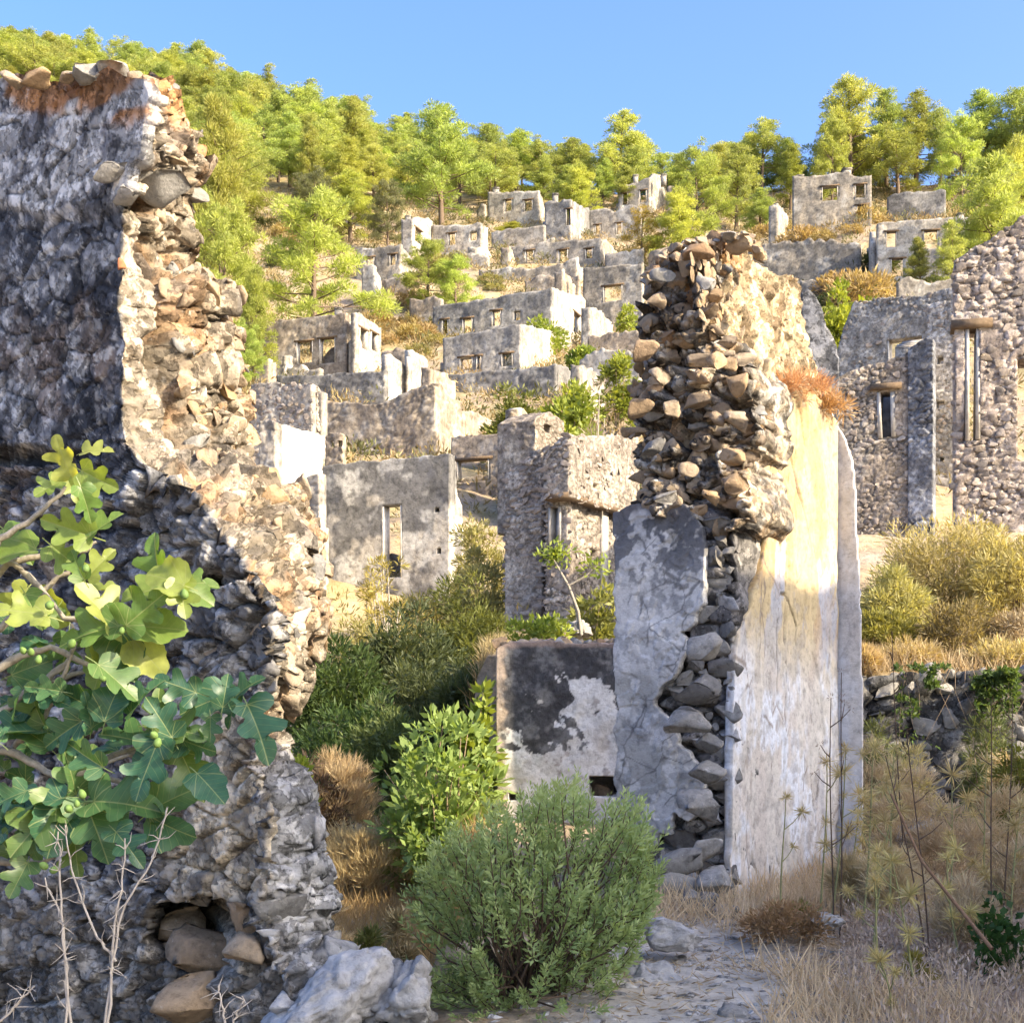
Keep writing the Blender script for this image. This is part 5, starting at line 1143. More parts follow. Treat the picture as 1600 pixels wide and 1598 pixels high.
def bush(label, px, top, Y, wpx, tint, tint2, n=3500, leaf=(.10, .025), clumps=60, name='shrub', cat='shrub', zb=None, mat=None, stems=10, stem_mat=None, flat=.8, droop=0.2, crisp=.55, seedv=None, skirt=0.0, group=None, stem_name='stem'):
    g = gp(px, Y); z0 = g[2] if zb is None else zb
    zt = ZC+(YH-top)/F*Y; H = max(zt-z0, .25); R = wpx*Y/F/2
    r = RS; root = thing(name, label, cat, (g[0], g[1], z0), group)
    c0 = np.array([g[0], g[1], z0])
    v = rand_dir(clumps, .25); v[:, 2] = np.abs(v[:, 2])*(1-skirt)+skirt*(r.rand(clumps)*1.0); rr = (.45+.55*r.rand(clumps)**.6)[:, None]
    C = c0+v*rr*np.array([R, R*flat, H*.86])+np.array([0, 0, H*.06])
    S = (.22+.16*r.rand(clumps))*min(R, H)*crisp*1.6
    k = r.randint(0, clumps, n); d = rand_dir(n, droop); P = C[k]+d*(S[k]*r.rand(n)**.45)[:, None]
    P[:, 2] = np.maximum(P[:, 2], z0+.02)
    D = nrm(d+rand_dir(n, .2)*.8+v[k]*.5)
    tk = np.clip(r.rand(clumps)[k]*.75+r.rand(n)*.35, 0, 1); T = mix(np.broadcast_to(np.array(tint2), (n, 3)), np.array(tint), tk)
    V, Fc = leaf_mesh(P, D, leaf[0]*r.uniform(.6, 1.3, n), leaf[1]*r.uniform(.7, 1.3, n), .2)
    obj('foliage', V, Fc, mat or L_BUSH, root, np.repeat(T, 4, 0))
    if stems:
        paths = []
        for i in range(min(stems, clumps)):
            e = C[i]; b = c0+np.array([r.normal()*R*.12, r.normal()*R*.12, -.1]); mid = (b+e)/2+np.array([r.normal()*R*.08, r.normal()*R*.08, H*.1]); w = max(.004, H*.0055)
            paths.append((np.array([b, mid, e]), [w, w*.7, w*.3]))
        V, Fc = tubes(paths, 5); obj(stem_name, V, Fc, stem_mat or TWIG, root, None, True)
    return root
OL = ((.11, .125, .05), (.055, .07, .03)); YG = ((.38, .35, .14), (.21, .205, .08)); LG = ((.34, .38, .07), (.17, .23, .045)); DG = ((.075, .12, .035), (.04, .07, .022))
GOLD = ((.68, .56, .34), (.46, .35, .19)); PALE_D = ((.46, .40, .26), (.30, .25, .14)); GY = ((.19, .21, .05), (.09, .11, .03))
# gully thicket
bush('fresh green bush low in the gully behind the fig bush', 610, 1050, 18, 150, (.15, .20, .07), (.08, .12, .045), n=6000, leaf=(.11, .03), clumps=80, skirt=.3)
bush('dark green thicket bush against the left rubble at the gully edge', 525, 968, 24, 150, *DG, n=7000, leaf=(.16, .035), clumps=90, skirt=.3)
bush('dense olive bush below the doorway of the grey plaster ruin', 630, 930, 27, 190, *OL, n=9000, leaf=(.17, .035), clumps=110, skirt=.3)
bush('olive bush leaning on the tower house at the top of the thicket', 735, 868, 30, 150, *GY, n=7000, leaf=(.17, .035), clumps=90, skirt=.3)
bush('broad dusky bush in the middle of the gully thicket', 665, 1000, 22, 210, *OL, n=9000, leaf=(.14, .03), clumps=120, skirt=.3)
bush('low dark bush at the bottom of the gully thicket', 560, 1060, 20, 190, *DG, n=8000, leaf=(.13, .03), clumps=110, skirt=.35)
bush('dusky bush in the gully beside the stained block', 735, 1015, 20, 110, *OL, n=6000, leaf=(.13, .03), clumps=80, skirt=.3)
bush('yellowish bush growing up between the grey ruin and the tower house', 752, 755, 44, 95, *YG, n=5000, leaf=(.22, .045), clumps=80, skirt=.3)
bush('sunlit olive yellow bush at the foot of the tower house wall', 752, 830, 36, 100, *YG, n=5000, leaf=(.2, .04), clumps=80, skirt=.3)
bush('yellow tinted bush under the grey plaster ruin', 655, 872, 36, 130, *YG, n=5000, leaf=(.2, .04), clumps=80, skirt=.3)
bush('tall wispy yellow sapling before the doorway of the grey plaster ruin', 600, 780, 33, 95, (.38, .33, .10), (.25, .22, .07), n=1500, leaf=(.2, .035), clumps=50, stems=40, crisp=.35, skirt=.2, stem_mat=TWIG_PALE, name='sapling', cat='sapling')
bush('small dry yellow bush below the wispy sapling', 560, 925, 30, 90, *YG, n=2500, leaf=(.15, .03), clumps=50)
bush('bright leafy fig bush in front of the stained block', 690, 1062, 14.3, 185, (.32, .40, .13), (.15, .22, .06), n=3200, leaf=(.13, .055), clumps=150, stems=60, skirt=.8, flat=1.0, name='fig_bush', cat='fig bush', crisp=.45)
bush('bright fig sprout poking above the leafy fig bush', 742, 1030, 14.8, 60, *LG, n=500, leaf=(.15, .07), clumps=22, skirt=.6, name='fig_bush', cat='fig bush')
bush('little pale green bush hugging the left rubble in the gully', 462, 1075, 13, 62, *LG, n=900, leaf=(.09, .045), clumps=30, skirt=.6)
bush('brown dead bush in the dark hollow of the gully', 490, 1165, 15, 110, (.14, .095, .06), (.07, .05, .035), n=3500, leaf=(.14, .02), clumps=70, mat=L_DRY, name='dead_bush', cat='dead bush')
bush('golden plumed dry bush lit by the sun in the gully', 528, 1168, 15.2, 125, *GOLD, n=7500, leaf=(.15, .007), clumps=50, mat=L_DRY, droop=1.6, crisp=.8, name='dry_bush', cat='dry bush')
bush('broad straw coloured dry bush lower in the gully', 590, 1285, 14.4, 175, *GOLD, n=10000, leaf=(.15, .007), clumps=70, mat=L_DRY, droop=1.6, crisp=.8, name='dry_bush', cat='dry bush', skirt=.2)
bush('small straw bush against the foot of the left rubble', 520, 1392, 9.2, 80, *GOLD, n=4000, leaf=(.10, .006), clumps=40, mat=L_DRY, droop=1.0, name='dry_bush', cat='dry bush', skirt=.2)
bush('faded green bush between the boulders and the straw bush', 578, 1425, 8.4, 95, (.16, .18, .06), (.10, .12, .045), n=3500, leaf=(.07, .014), clumps=50, skirt=.3)
bush('pale dry bush left of the green shrub', 625, 1395, 8.8, 70, *PALE_D, n=2500, leaf=(.08, .012), clumps=40, mat=L_DRY, skirt=.3, name='dry_bush', cat='dry bush')
# on the terrace
bush('fleshy light green plant on the coping of the stained block', 840, 958, 15.3, 95, *LG, n=800, leaf=(.09, .035), clumps=22, zb=2.55, skirt=.5, name='leafy_plant', cat='plant', crisp=.6)
bush('thin yellow bush between the tower house and the stub wall', 930, 885, 16.2, 75, (.28, .30, .09), (.17, .19, .06), n=900, leaf=(.11, .04), clumps=40, zb=2.5, stems=24, crisp=.4, skirt=.2)
def bent_sapling():
    root = thing('sapling', 'bent fig sapling with a tuft of leaves in front of the tower house', 'sapling', (*at(905, 985, 15.6)[:2], 2.5))
    pts = np.array([at(908, 992, 15.6), at(903, 955, 15.6), at(888, 915, 15.5), at(868, 880, 15.5), at(860, 868, 15.5)])
    V, Fc = tubes([(pts, [.022, .02, .017, .013, .01]), (np.array([pts[2], at(915, 900, 15.5), at(935, 882, 15.5)]), [.012, .01, .006])], 6); obj('trunk', V, Fc, BARK_FIG, root, None, True)
    n = 280; c = np.where((np.arange(n) < 200)[:, None], at(866, 868, 15.5), at(930, 885, 15.5)); d = rand_dir(n, .1); T = mix(np.broadcast_to(np.array(LG[1]), (n, 3)), np.array(LG[0]), RS.rand(n))
    V, Fc = leaf_mesh(c+d*RS.rand(n)[:, None]*np.array([.23, .2, .16]), nrm(d*.5+rand_dir(n, .2)), RS.uniform(.05, .11, n), RS.uniform(.022, .045, n), .2); obj('crown', V, Fc, L_BUSH, root, np.repeat(T, 4, 0))
bent_sapling()
# upper slope bushes
bush('round olive bush below the retaining wall in the middle distance', 800, 580, 68, 85, *GY, n=3500, leaf=(.30, .10), clumps=70, skirt=.3)
bush('bright broad leaved tree bush above the dovecote tower', 890, 580, 64, 115, *LG, n=4200, leaf=(.32, .15), clumps=80, skirt=.3)
bush('light green bush left of the top of the stub wall', 966, 515, 76, 62, *LG, n=2400, leaf=(.30, .13), clumps=50, skirt=.3)
bush('bush sitting in the shell of the two storey ruin', 848, 488, 108, 66, *LG, n=1800, leaf=(.36, .16), clumps=40, skirt=.3)
bush('small bush right of the pale lower ruin', 908, 524, 99, 38, *LG, n=1200, leaf=(.34, .15), clumps=30, skirt=.3)
bush('small bush beside the arched window wall', 985, 455, 118, 38, *LG, n=1200, leaf=(.36, .16), clumps=30, skirt=.3)
bush('brilliant round lime green tree above the speckled gable wall', 1318, 430, 62, 108, (.30, .34, .05), (.16, .21, .03), n=4200, leaf=(.30, .16), clumps=90, skirt=.35, name='broadleaf_tree', cat='tree', stem_name='trunk')
bush('tangle of dead grey branches left of the stub wall', 935, 588, 58, 110, (.36, .30, .24), (.25, .2, .16), n=900, leaf=(.5, .03), clumps=40, mat=L_DRY, stems=26, name='dead_bush', cat='dead bush', stem_mat=TWIG_PALE)
bush('dark green shrub in the gap under the dead branches', 975, 640, 50, 60, *DG, n=1500, leaf=(.25, .1), clumps=40, skirt=.3)
# right side thicket on the terrace
bush('large straw yellow feathery bush in front of the pink wall', 1490, 782, 16.4, 250, (.54, .48, .24), (.32, .29, .12), n=14000, leaf=(.10, .014), clumps=170, stems=60, skirt=.25, crisp=.4, stem_mat=TWIG_DARK)
bush('feathery bush at the right edge of the terrace', 1590, 800, 15.6, 170, (.52, .45, .22), (.30, .27, .11), n=9000, leaf=(.10, .014), clumps=110, stems=40, skirt=.25, crisp=.4, stem_mat=TWIG_DARK)
bush('smaller feathery bush beside the plaster return', 1395, 868, 15.2, 125, (.46, .43, .2), (.26, .26, .1), n=6500, leaf=(.09, .013), clumps=80, stems=30, skirt=.2, crisp=.45)
bush('yellow green low bush under the feathery bush', 1382, 935, 14.2, 95, (.30, .29, .07), (.17, .17, .05), n=3200, leaf=(.07, .016), clumps=60, skirt=.3)
bush('dull low bush in the middle of the terrace strip', 1500, 930, 14.0, 130, (.33, .27, .13), (.16, .13, .07), n=4500, leaf=(.08, .012), clumps=70, stems=40, skirt=.2)
bush('dry brown bush at the terrace edge by the picture side', 1590, 945, 13.9, 110, *PALE_D, n=3500, leaf=(.08, .012), clumps=60, mat=L_DRY, skirt=.2, name='dry_bush', cat='dry bush')
def creeper():
    root = thing('creeper', 'green creeper spilling over the top of the dark terrace wall', 'creeper', tuple(at(1490, 1075, 12.7))); n = 9000
    x = RS.uniform(1400, 1590, n); y = 1040+np.abs(RS.normal(size=n))*42; Pn = np.stack([x*.02, y*.03, 0*x], -1); k = (fbm(Pn, 311, 4) > .47+.12*sstep(1060, 1130, y)) & (fbm(Pn*5, 312, 2) > .36)
    P = np.array([at(a, b, 12.78-RS.rand()*.16-.10*(b < 1052)) for a, b in zip(x[k], y[k])]); n = len(P); D = nrm(np.array([0, -.7, .1])+RS.normal(size=(n, 3))*.7); T = mix(np.broadcast_to(np.array([.05, .085, .03]), (n, 3)), np.array([.12, .19, .055]), RS.rand(n))
    V, Fc = leaf_mesh(P, D, RS.uniform(.03, .075, n), RS.uniform(.014, .032, n), .2); obj('foliage', V, Fc, L_BUSH, root, np.repeat(T, 4, 0))
    pts = [(np.array([at(a, 1045, 12.7), at(a+RS.normal()*12, 1080, 12.66), at(a+RS.normal()*20, 1115+RS.rand()*40, 12.66)]), [.003, .002, .001]) for a in RS.uniform(1410, 1580, 14)]; V, Fc = tubes(pts, 5); obj('stem', V, Fc, TWIG, root, None, True)
creeper()
bush('olive shrub in front of the terrace wall at the right edge', 1592, 1090, 11.4, 75, *GY, n=3500, leaf=(.06, .015), clumps=60, skirt=.6)
bush('dusky small bush left of the dark terrace wall', 1372, 1085, 12.0, 80, (.12, .13, .06), (.07, .08, .04), n=3000, leaf=(.06, .014), clumps=60, skirt=.5)
bush('orange dried weeds spilling over the ledge of the stub wall', 1236, 575, 10.35, 130, (.58, .38, .19), (.40, .24, .11), n=1800, leaf=(.08, .005), clumps=60, mat=L_DRY, zb=float(plS.uv(1240, 628)[1]), stems=0, flat=.35, name='dry_weeds', cat='dry weeds', skirt=.4, crisp=.35)
bush('orange dried weeds at the far end of the stub wall ledge', 1290, 612, 10.8, 65, (.58, .38, .19), (.40, .24, .11), n=1000, leaf=(.09, .008), clumps=30, mat=L_DRY, zb=float(plS.uv(1295, 660)[1]), stems=0, flat=.4, name='dry_weeds', cat='dry weeds', skirt=.4, crisp=.4)
bush('tuft of dry grass on the broken shoulder of the left rubble', 372, 742, 7.55, 60, (.50, .33, .15), (.36, .23, .1), n=260, leaf=(.13, .006), clumps=6, mat=L_DRY, zb=float(at(0, 800, 7.55)[2]), stems=0, name='dry_grass_tuft', cat='grass tuft', droop=1.5)

# ------------------------------------------------------------------ the green shrub in the foreground
def green_shrub():
    root = thing('green_shrub', 'large fine leaved green shrub in the middle foreground with dark stems showing through', 'shrub', (*gp(830, 6.6)[:2], .1))
    r = np.random.RandomState(3); Y0 = 6.7; base = gp(825, Y0); base[2] -= .05
    paths = []; LP = []; LD = []; LT = []; LS = []
    out = [(640, 1420), (655, 1360), (700, 1315), (745, 1290), (790, 1262), (850, 1248), (905, 1225), (950, 1240), (985, 1265), (1025, 1310), (1030, 1370), (1010, 1440), (985, 1500), (650, 1500), (660, 1560), (960, 1560)]
    def shade(p): return None
    tips = []
    while len(tips) < 760:
        x, y = r.uniform(635, 1035), r.uniform(1225, 1600)
        if fbm(np.array([x*.016, y*.016, 0.]), 77, 2) < .28+.12*r.rand(): continue
        if inpoly(np.array(x), np.array(y), [(660, 1600), (638, 1500), (640, 1420), (655, 1360), (700, 1310), (745, 1288), (790, 1258), (850, 1246), (905, 1222), (955, 1240), (990, 1265), (1028, 1310), (1033, 1370), (1012, 1440), (985, 1500), (965, 1600)]):
            e = min(1, abs(x-835)/200); tips.append((x, y, Y0-.62*math.sqrt(max(0, 1-e*e))*r.uniform(-.9, 1.0)))
    for x, y, Yt in tips:
        tip = at(x, y, Yt); b = base+np.array([r.normal()*.10, r.normal()*.08, 0])
        st_ = tip-(tip-b)*min(1, .36/np.linalg.norm(tip-b)); up = np.array([0, 0, .06])
        ax = nrm(tip-st_+np.array([r.normal()*.06, r.normal()*.06, .10])); L = r.uniform(.12, .24)
        s0 = tip-ax*L*.6; 
        if r.rand() < .17: paths.append((np.array([b, (b+s0)/2+np.array([r.normal()*.05, r.normal()*.05, .04]), s0, tip]), [.008, .006, .0035, .0015]))
        else: paths.append((np.array([s0, (s0+tip)/2, tip]), [.0028, .002, .0012]))
        n = r.randint(26, 40); t = np.sort(r.rand(n)); side = nrm(np.cross(ax, r.normal(size=3))); b2 = np.cross(ax, side); a = np.arange(n)*2.4
        rad = np.cos(a)[:, None]*side+np.sin(a)[:, None]*b2
        LP.append(s0+ax*(t*L*1.02)[:, None]+rad*.004); LD.append(nrm(rad*(1.0-.45*t[:, None])+ax*(.55+.5*t[:, None]))); LS.append(r.uniform(.028, .058, n)*(1.08-.4*t))
        q = np.clip(r.rand()*.7+.35*t, 0, 1); LT.append(mix(np.broadcast_to(np.array([.20, .31, .13]), (n, 3)), np.array([.42, .54, .25]), q))
    LP = np.concatenate(LP); LD = np.concatenate(LD); LS = np.concatenate(LS); LT = np.concatenate(LT)
    V, Fc = leaf_mesh(LP, LD, LS, LS*.30, .25); obj('foliage', V, Fc, L_BUSH, root, np.repeat(LT, 4, 0))
    V, Fc = tubes(paths, 5); obj('stems', V, Fc, TWIG_DARK, root, None, True)
green_shrub()

# ------------------------------------------------------------------ the fig tree in the left foreground
def fig_leaf_mesh(seed, mat=None):
    r = np.random.RandomState(seed)
    half = [(0, 0), (.10, -.07), (.22, -.09), (.33, -.03), (.40, .08), (.40, .18), (.32, .24), (.17, .29), (.24, .36), (.38, .46), (.45, .57), (.41, .66), (.31, .68), (.19, .62), (.11, .60), (.17, .74), (.19, .87), (.12, .96), (0, 1.02)]
    if seed % 4 == 0: half = [(0, 0), (.10, -.06), (.24, -.06), (.36, .04), (.43, .17), (.42, .30), (.38, .37), (.41, .46), (.42, .56), (.37, .66), (.29, .70), (.27, .74), (.25, .82), (.18, .92), (0, 1.0)]
    hh = np.array(half); q = np.linspace(0, len(hh)-1, len(hh)*2-1); half = [(max(0, float(np.interp(k, range(len(hh)), hh[:, 0]))+(r.uniform(-.014, .014) if 0 < i < len(q)-1 else 0)), float(np.interp(k, range(len(hh)), hh[:, 1]))+r.uniform(-.012, .012)) for i, k in enumerate(q)]
    sx = (r.uniform(.85, 1.12), r.uniform(.85, 1.12))
    V = []; Fc = []; 
    fold = r.uniform(.10, .5); bend = r.uniform(.05, .42); wav = r.uniform(.025, .065)
    m = len(half); ys = np.interp(np.linspace(0, 1, m), [0, .25, .6, 1], [0, .12, .5, 1.0])
    def zf(x, y): return fold*abs(x)*.8+ .25*x*x - bend*y*y+wav*math.sin(9*y+seed)*abs(x)*3+wav*math.sin(13*x+seed*2)*.6
    for sgn in (1, -1):
        n0 = len(V)
        for k in range(m):
            ox, oy = half[k]; ox *= sgn*sx[0 if sgn > 0 else 1]; my = min(ys[k], 1.0)
            for f in (0, .35, .7, 1.0):
                x = ox*f; y = my+(oy-my)*f; V.append((x, y, zf(x, y)))
        for k in range(m-1):
            for f in range(3):
                a = n0+k*4+f; q = (a, a+1, a+5, a+4); Fc.append(q if sgn > 0 else q[::-1])
    n0 = len(V)
    for k in range(4):
        y = -k*.10; w = .014
        V += [(-w, y, -.02*k*k*.3), (w, y, -.02*k*k*.3)]
    for k in range(3): a = n0+2*k; Fc.append((a, a+1, a+3, a+2))
    return make_mesh('leaf', np.array(V), np.array(Fc), mat or M_FIG, None, True)
def fig_tree():
    Yf = 4.6; root = thing('fig_tree', 'fig tree with big lobed green leaves and small figs reaching in from the left', 'fig tree', (-2.1, 4.7, 0))
    LM = [fig_leaf_mesh(k) for k in range(7)]; LM_SUN = [fig_leaf_mesh(k, M_FIG_SUN) for k in range(7)]
    hub = at(-160, 1250, 4.8); o0 = Vector(root['_o'])
    br = [[(-160, 1250), (-90, 1000), (0, 842), (55, 806), (103, 762)], [(-160, 1250), (-60, 960), (14, 878), (75, 868), (128, 862), (150, 845)], [(14, 878), (30, 886), (60, 915), (100, 966), (150, 975), (190, 985), (230, 960), (285, 915)],
          [(-160, 1250), (-60, 1150), (0, 1112), (60, 1070), (105, 1035), (118, 1005), (110, 975)], [(-160, 1250), (-40, 1180), (14, 1172), (60, 1196), (85, 1213), (140, 1205), (200, 1180)], [(85, 1213), (180, 1180), (250, 1150), (320, 1112), (370, 1082), (392, 1074)],
          [(14, 1172), (40, 1150), (72, 1117), (95, 1070), (112, 1020)], [(-160, 1300), (-60, 1350), (0, 1345), (60, 1346), (85, 1340)], [(-160, 1250), (-60, 1230), (40, 1240), (105, 1232), (118, 1225)], [(60, 1070), (130, 1050), (180, 1035), (200, 1010)],
          [(-160, 1250), (-70, 1080), (-10, 990), (40, 950), (90, 900), (120, 888)], [(200, 1180), (235, 1165), (255, 1150)], [(-160, 1250), (-60, 1080), (20, 1030), (80, 1010), (140, 1040), (165, 1060)], [(140, 1205), (200, 1225), (250, 1240)]]
    paths = []; rad0 = .020
    for b in br:
        b = np.array(b, float); n = len(b); dep = 4.75-.012*np.arange(n)*random.uniform(-.5, 3)
        t = np.linspace(0, n-1, (n-1)*4+1); px = np.interp(t, range(n), b[:, 0])+RS.normal(size=len(t))*1.3; py = np.interp(t, range(n), b[:, 1])+RS.normal(size=len(t))*1.3; Y = np.interp(t, range(n), dep)
        pts = np.stack([at(x, y, yy) for x, y, yy in zip(px, py, Y)]); first = b[0, 0] < -100
        paths.append((pts, np.linspace(.019 if first else .011, .0055, len(t))*(1+.12*RS.normal(size=len(t)))))
    paths.append((np.array([(-2.25, 4.85, -.2), (-2.2, 4.8, .6), hub]), [.06, .05, .035]))
    V, Fc = tubes(paths, 8); obj('branch', V, Fc, BARK_FIG, root, None, True)
    spec = [(98,712,64,110),(152,703,46,8),(155,750,62,-28),(136,788,56,-72),(112,762,44,-60),(74,762,46,215),(102,824,78,162),(162,817,60,42),(119,881,52,118),(157,879,58,48),(240,877,80,108),(257,903,70,160),(305,908,62,12),(286,936,60,-78),(310,929,58,-28),(229,920,78,192),(157,950,98,128),(229,950,84,38),(138,984,92,190),(252,979,82,0),(195,1022,90,-70),(157,1041,78,-112),(233,1027,72,-48),(186,1065,82,-40),(274,1070,66,160),(317,1098,78,200),(381,1072,58,45),(405,1136,98,-58),(352,1079,52,80),(329,1139,46,-82),(250,1120,72,118),(281,1141,88,-8),(200,1150,92,160),(95,1146,78,210),(138,1110,62,88),(112,1203,84,92),(229,1203,98,250),(298,1208,88,-60),(329,1229,72,-40),(190,1250,112,2),(271,1246,84,32),(48,1255,94,190),(52,1293,104,232),(152,1298,106,-62),(267,1293,82,-30),(119,1341,62,-80),(29,1374,60,250),(14,865,84,190),(29,955,84,170),(19,1141,92,180),(10,1246,62,200),(176,1093,72,70),(220,1085,70,60),(130,1180,70,150),(245,1175,80,200),(310,1165,64,-20),(85,1300,80,260),(200,1320,70,-40),(360,1110,50,-120)]
    r = np.random.RandomState(8)
    for k in range(46): spec.append((r.uniform(-110, 190), r.uniform(850, 1190), r.uniform(46, 80), r.uniform(0, 360)))
    for k in range(24): spec.append((r.uniform(-150, 60), r.uniform(1080, 1350), r.uniform(55, 90), r.uniform(120, 300)))
    for k in range(4): spec.append((r.uniform(60, 300), r.uniform(1060, 1300), r.uniform(55, 85), r.uniform(0, 360)))
    for k, (x, y, s, a) in enumerate(spec):
        fill = k >= 59; Y = Yf+(r.uniform(-.12, .10) if not fill else r.uniform(-.05, .35)); L = s*(.88 if fill else 1.02)*Y/F; a = math.radians(a)
        d = Vector((math.cos(a), r.uniform(-.55, .15), math.sin(a))).normalized(); nn = Vector((r.normal()*.6, -1, .65+r.normal()*.5))
        if fill: nn = Vector((r.normal()*.7+.2, -.7, .7+r.normal()*.6))
        nn = (nn-d*nn.dot(d)).normalized(); xx = d.cross(nn)
        R = Matrix((xx, d, nn)).transposed(); c = Vector(at(x, y, Y))-d*L*.5
        o = link('leaf', (LM_SUN if y < 1015+r.normal()*40 else LM)[r.randint(7)], root); o.matrix_local = Matrix.Translation(c-o0) @ (R*L).to_4x4()
    bm = bmesh.new(); bmesh.ops.create_uvsphere(bm, u_segments=14, v_segments=10, radius=1)
    for v in bm.verts:
        t = (v.co.z+1)/2; v.co.x *= .62+.42*(1-t)**.6; v.co.y *= .62+.42*(1-t)**.6; v.co.z *= 1.15
    me = bpy.data.meshes.new('fig'); bm.to_mesh(me); bm.free(); me.materials.append(M_FRUIT); me.polygons.foreach_set('use_smooth', np.ones(len(me.polygons), bool))
    for (x, y) in ((134, 888), (78, 945), (48, 1018), (60, 1030), (36, 1016), (120, 1255), (107, 1263), (128, 1240), (246, 1160), (240, 1148), (190, 985), (68, 1352), (85, 1358), (288, 928), (112, 1005), (160, 1060)):
        o = link('fig', me, root); s = r.uniform(.011, .016); o.location = Vector(at(x, y, Yf-.12))-o0; o.scale = (s, s, s); o.rotation_euler = (r.normal()*.5, r.normal()*.5, 0)
fig_tree()

# ------------------------------------------------------------------ boulders
def boulder(label, px, py, Y, wpx, hpx, mat, seed, turn=0.0, sub=4):
    c = at(px, py, Y); V, Fc = rock(5, seed, 10, .12, .5, .85); W = wpx*Y/F/2; H = hpx*Y/F/2
    V = V*np.array([W, W*.9, H])*1.12; ca, sa = math.cos(turn), math.sin(turn); V = V@np.array([[ca, 0, -sa], [0, 1, 0], [sa, 0, ca]])+c
    V = V+nrm(V-c)*((fbm(V*9, seed, 5)-.5)[:, None]*.07+(fbm(V*30, seed+1, 3)-.5)[:, None]*.03-(lambda w: sstep(.12, .0, w[1]-w[0]))(worley(V*5+.3*fbm(V*6, 2, 3)[:, None], seed))[:, None]*.025)
    o = obj('boulder', V, Fc, mat, None, None, True); return tag(o, label, 'boulder')
boulder('long sloping grey boulder running down from the left wall', 520, 1560, 6.3, 260, 130, S_PALE, 900, -.45)
boulder('rounded pale boulder left of the green shrub', 632, 1560, 6.2, 130, 140, S_PALE, 901, -.3)
boulder('flat whitish boulder below the stub wall pillar', 1050, 1460, 7.6, 110, 50, S_PALE, 903)
boulder('whitish boulder right of the green shrub', 1022, 1530, 7.0, 115, 66, S_PALE, 904)
boulder('small pale boulder near the bottom edge by the shrub', 975, 1588, 6.6, 86, 44, S_PALE, 905)
boulder('dark pitted stone at the bottom edge of the path', 1142, 1592, 6.3, 80, 60, S_GREY, 906)
boulder('grey boulder leaning on the foot of the stub wall pillar', 1092, 1412, 8.9, 66, 56, S_GREY, 907)
boulder('small grey boulder at the corner of the smooth plaster', 1135, 1425, 8.8, 50, 30, S_GREY, 908)
boulder('stone half buried in the dry grass right of the path', 1290, 1440, 8.0, 60, 30, S_GREY, 909)
boulder('pale boulder hidden among the thistles before the dark terrace', 1440, 1300, 10.5, 90, 60, S_PALE, 910)
boulder('grey squared stone on the terrace beside the bent sapling', 906, 985, 15.7, 44, 34, S_GREY, 911)

# ------------------------------------------------------------------ dry grasses, thistles, stalks
def gsample(n, x0, x1, y0, y1, keep=None):
    X = RS.uniform(x0, x1, n); Y = RS.uniform(y0, y1, n); px = 800+F*X/Y
    if keep is not None: k = keep(X, Y, px); X, Y = X[k], Y[k]
    return np.stack([X, Y, height(X, Y)-.01], -1)
def grass(name, label, P, L, W, tint, tint2, lean=.55):
    n = len(P); d = nrm(np.stack([RS.normal(size=n)*lean, RS.normal(size=n)*lean, np.ones(n)], -1)); T = mix(np.broadcast_to(np.array(tint2), (n, 3)), np.array(tint), RS.rand(n))
    V, Fc = leaf_mesh(P, d, RS.uniform(L*.5, L*1.2, n), W*RS.uniform(.6, 1.3, n), .3); o = obj(name, V, Fc, L_DRY, None, np.repeat(T, 4, 0)); tag(o, label, None, kind='stuff')
pathfree = lambda X, Y, px: ~((np.abs(X-.75-(Y-6)*.07) < .42+.12*np.sin(Y*5)) & (Y < 8.4))
grass('dry_grass', 'dry straw grass over the right foreground', gsample(48000, .6, 5.2, 5.2, 12.6, lambda X, Y, px: pathfree(X, Y, px) & (X < 1.2+.33*Y) & (X > .12*Y-.2) & (fbm(np.stack([X*1.1, Y*1.1, 0*X], -1), 301, 3) > .40)), .24, .007, (.78, .68, .47), (.54, .44, .28), .6)
grass('litter_grass', 'flattened dry stalks and litter on the ground', gsample(9000, -.2, 4.2, 5.2, 9.5), .10, .008, (.56, .47, .33), (.30, .23, .15), 3.5)
grass('gully_grass', 'golden dry grass on the floor of the gully', gsample(16000, -3.2, -.3, 8.2, 16), .30, .008, (.50, .36, .17), (.33, .22, .10), .5)
grass('terrace_grass', 'sunlit straw grass on the terrace strip', gsample(14000, 2.2, 6.5, 12.9, 17), .26, .009, (.60, .50, .32), (.42, .33, .19), .6)
grass('back_terrace_grass', 'dry weeds on the terrace by the tower house', gsample(5000, -.4, 2.0, 15.4, 24), .25, .012, (.42, .34, .18), (.25, .2, .1), .6)
def heath(name, label, P, n, tint, tint2, R, leaf):
    k = RS.randint(0, len(P), n); d = rand_dir(n, .3); d[:, 2] = np.abs(d[:, 2]); rr = (R*RS.uniform(.6, 1.4, len(P)))[k]
    Q = P[k]+d*(rr*RS.rand(n)**.5)[:, None]; T = mix(np.broadcast_to(np.array(tint2), (n, 3)), np.array(tint), np.clip(RS.rand(len(P))[k]*.7+RS.rand(n)*.4, 0, 1))
    V, Fc = leaf_mesh(Q, nrm(d+rand_dir(n, .4)*.8), leaf[0]*RS.uniform(.6, 1.3, n), leaf[1]*RS.uniform(.6, 1.3, n), .3)
    o = obj(name, V, Fc, L_DRY, None, np.repeat(T, 4, 0)); tag(o, label, None, kind='stuff')
heath('dried_heath', 'pale dried flower heads and twigs over the lower right corner', gsample(330, 1.35, 3.2, 5.4, 8.6, lambda X, Y, px: px > 1330), 26000, (.66, .58, .48), (.40, .33, .26), .17, (.035, .011))
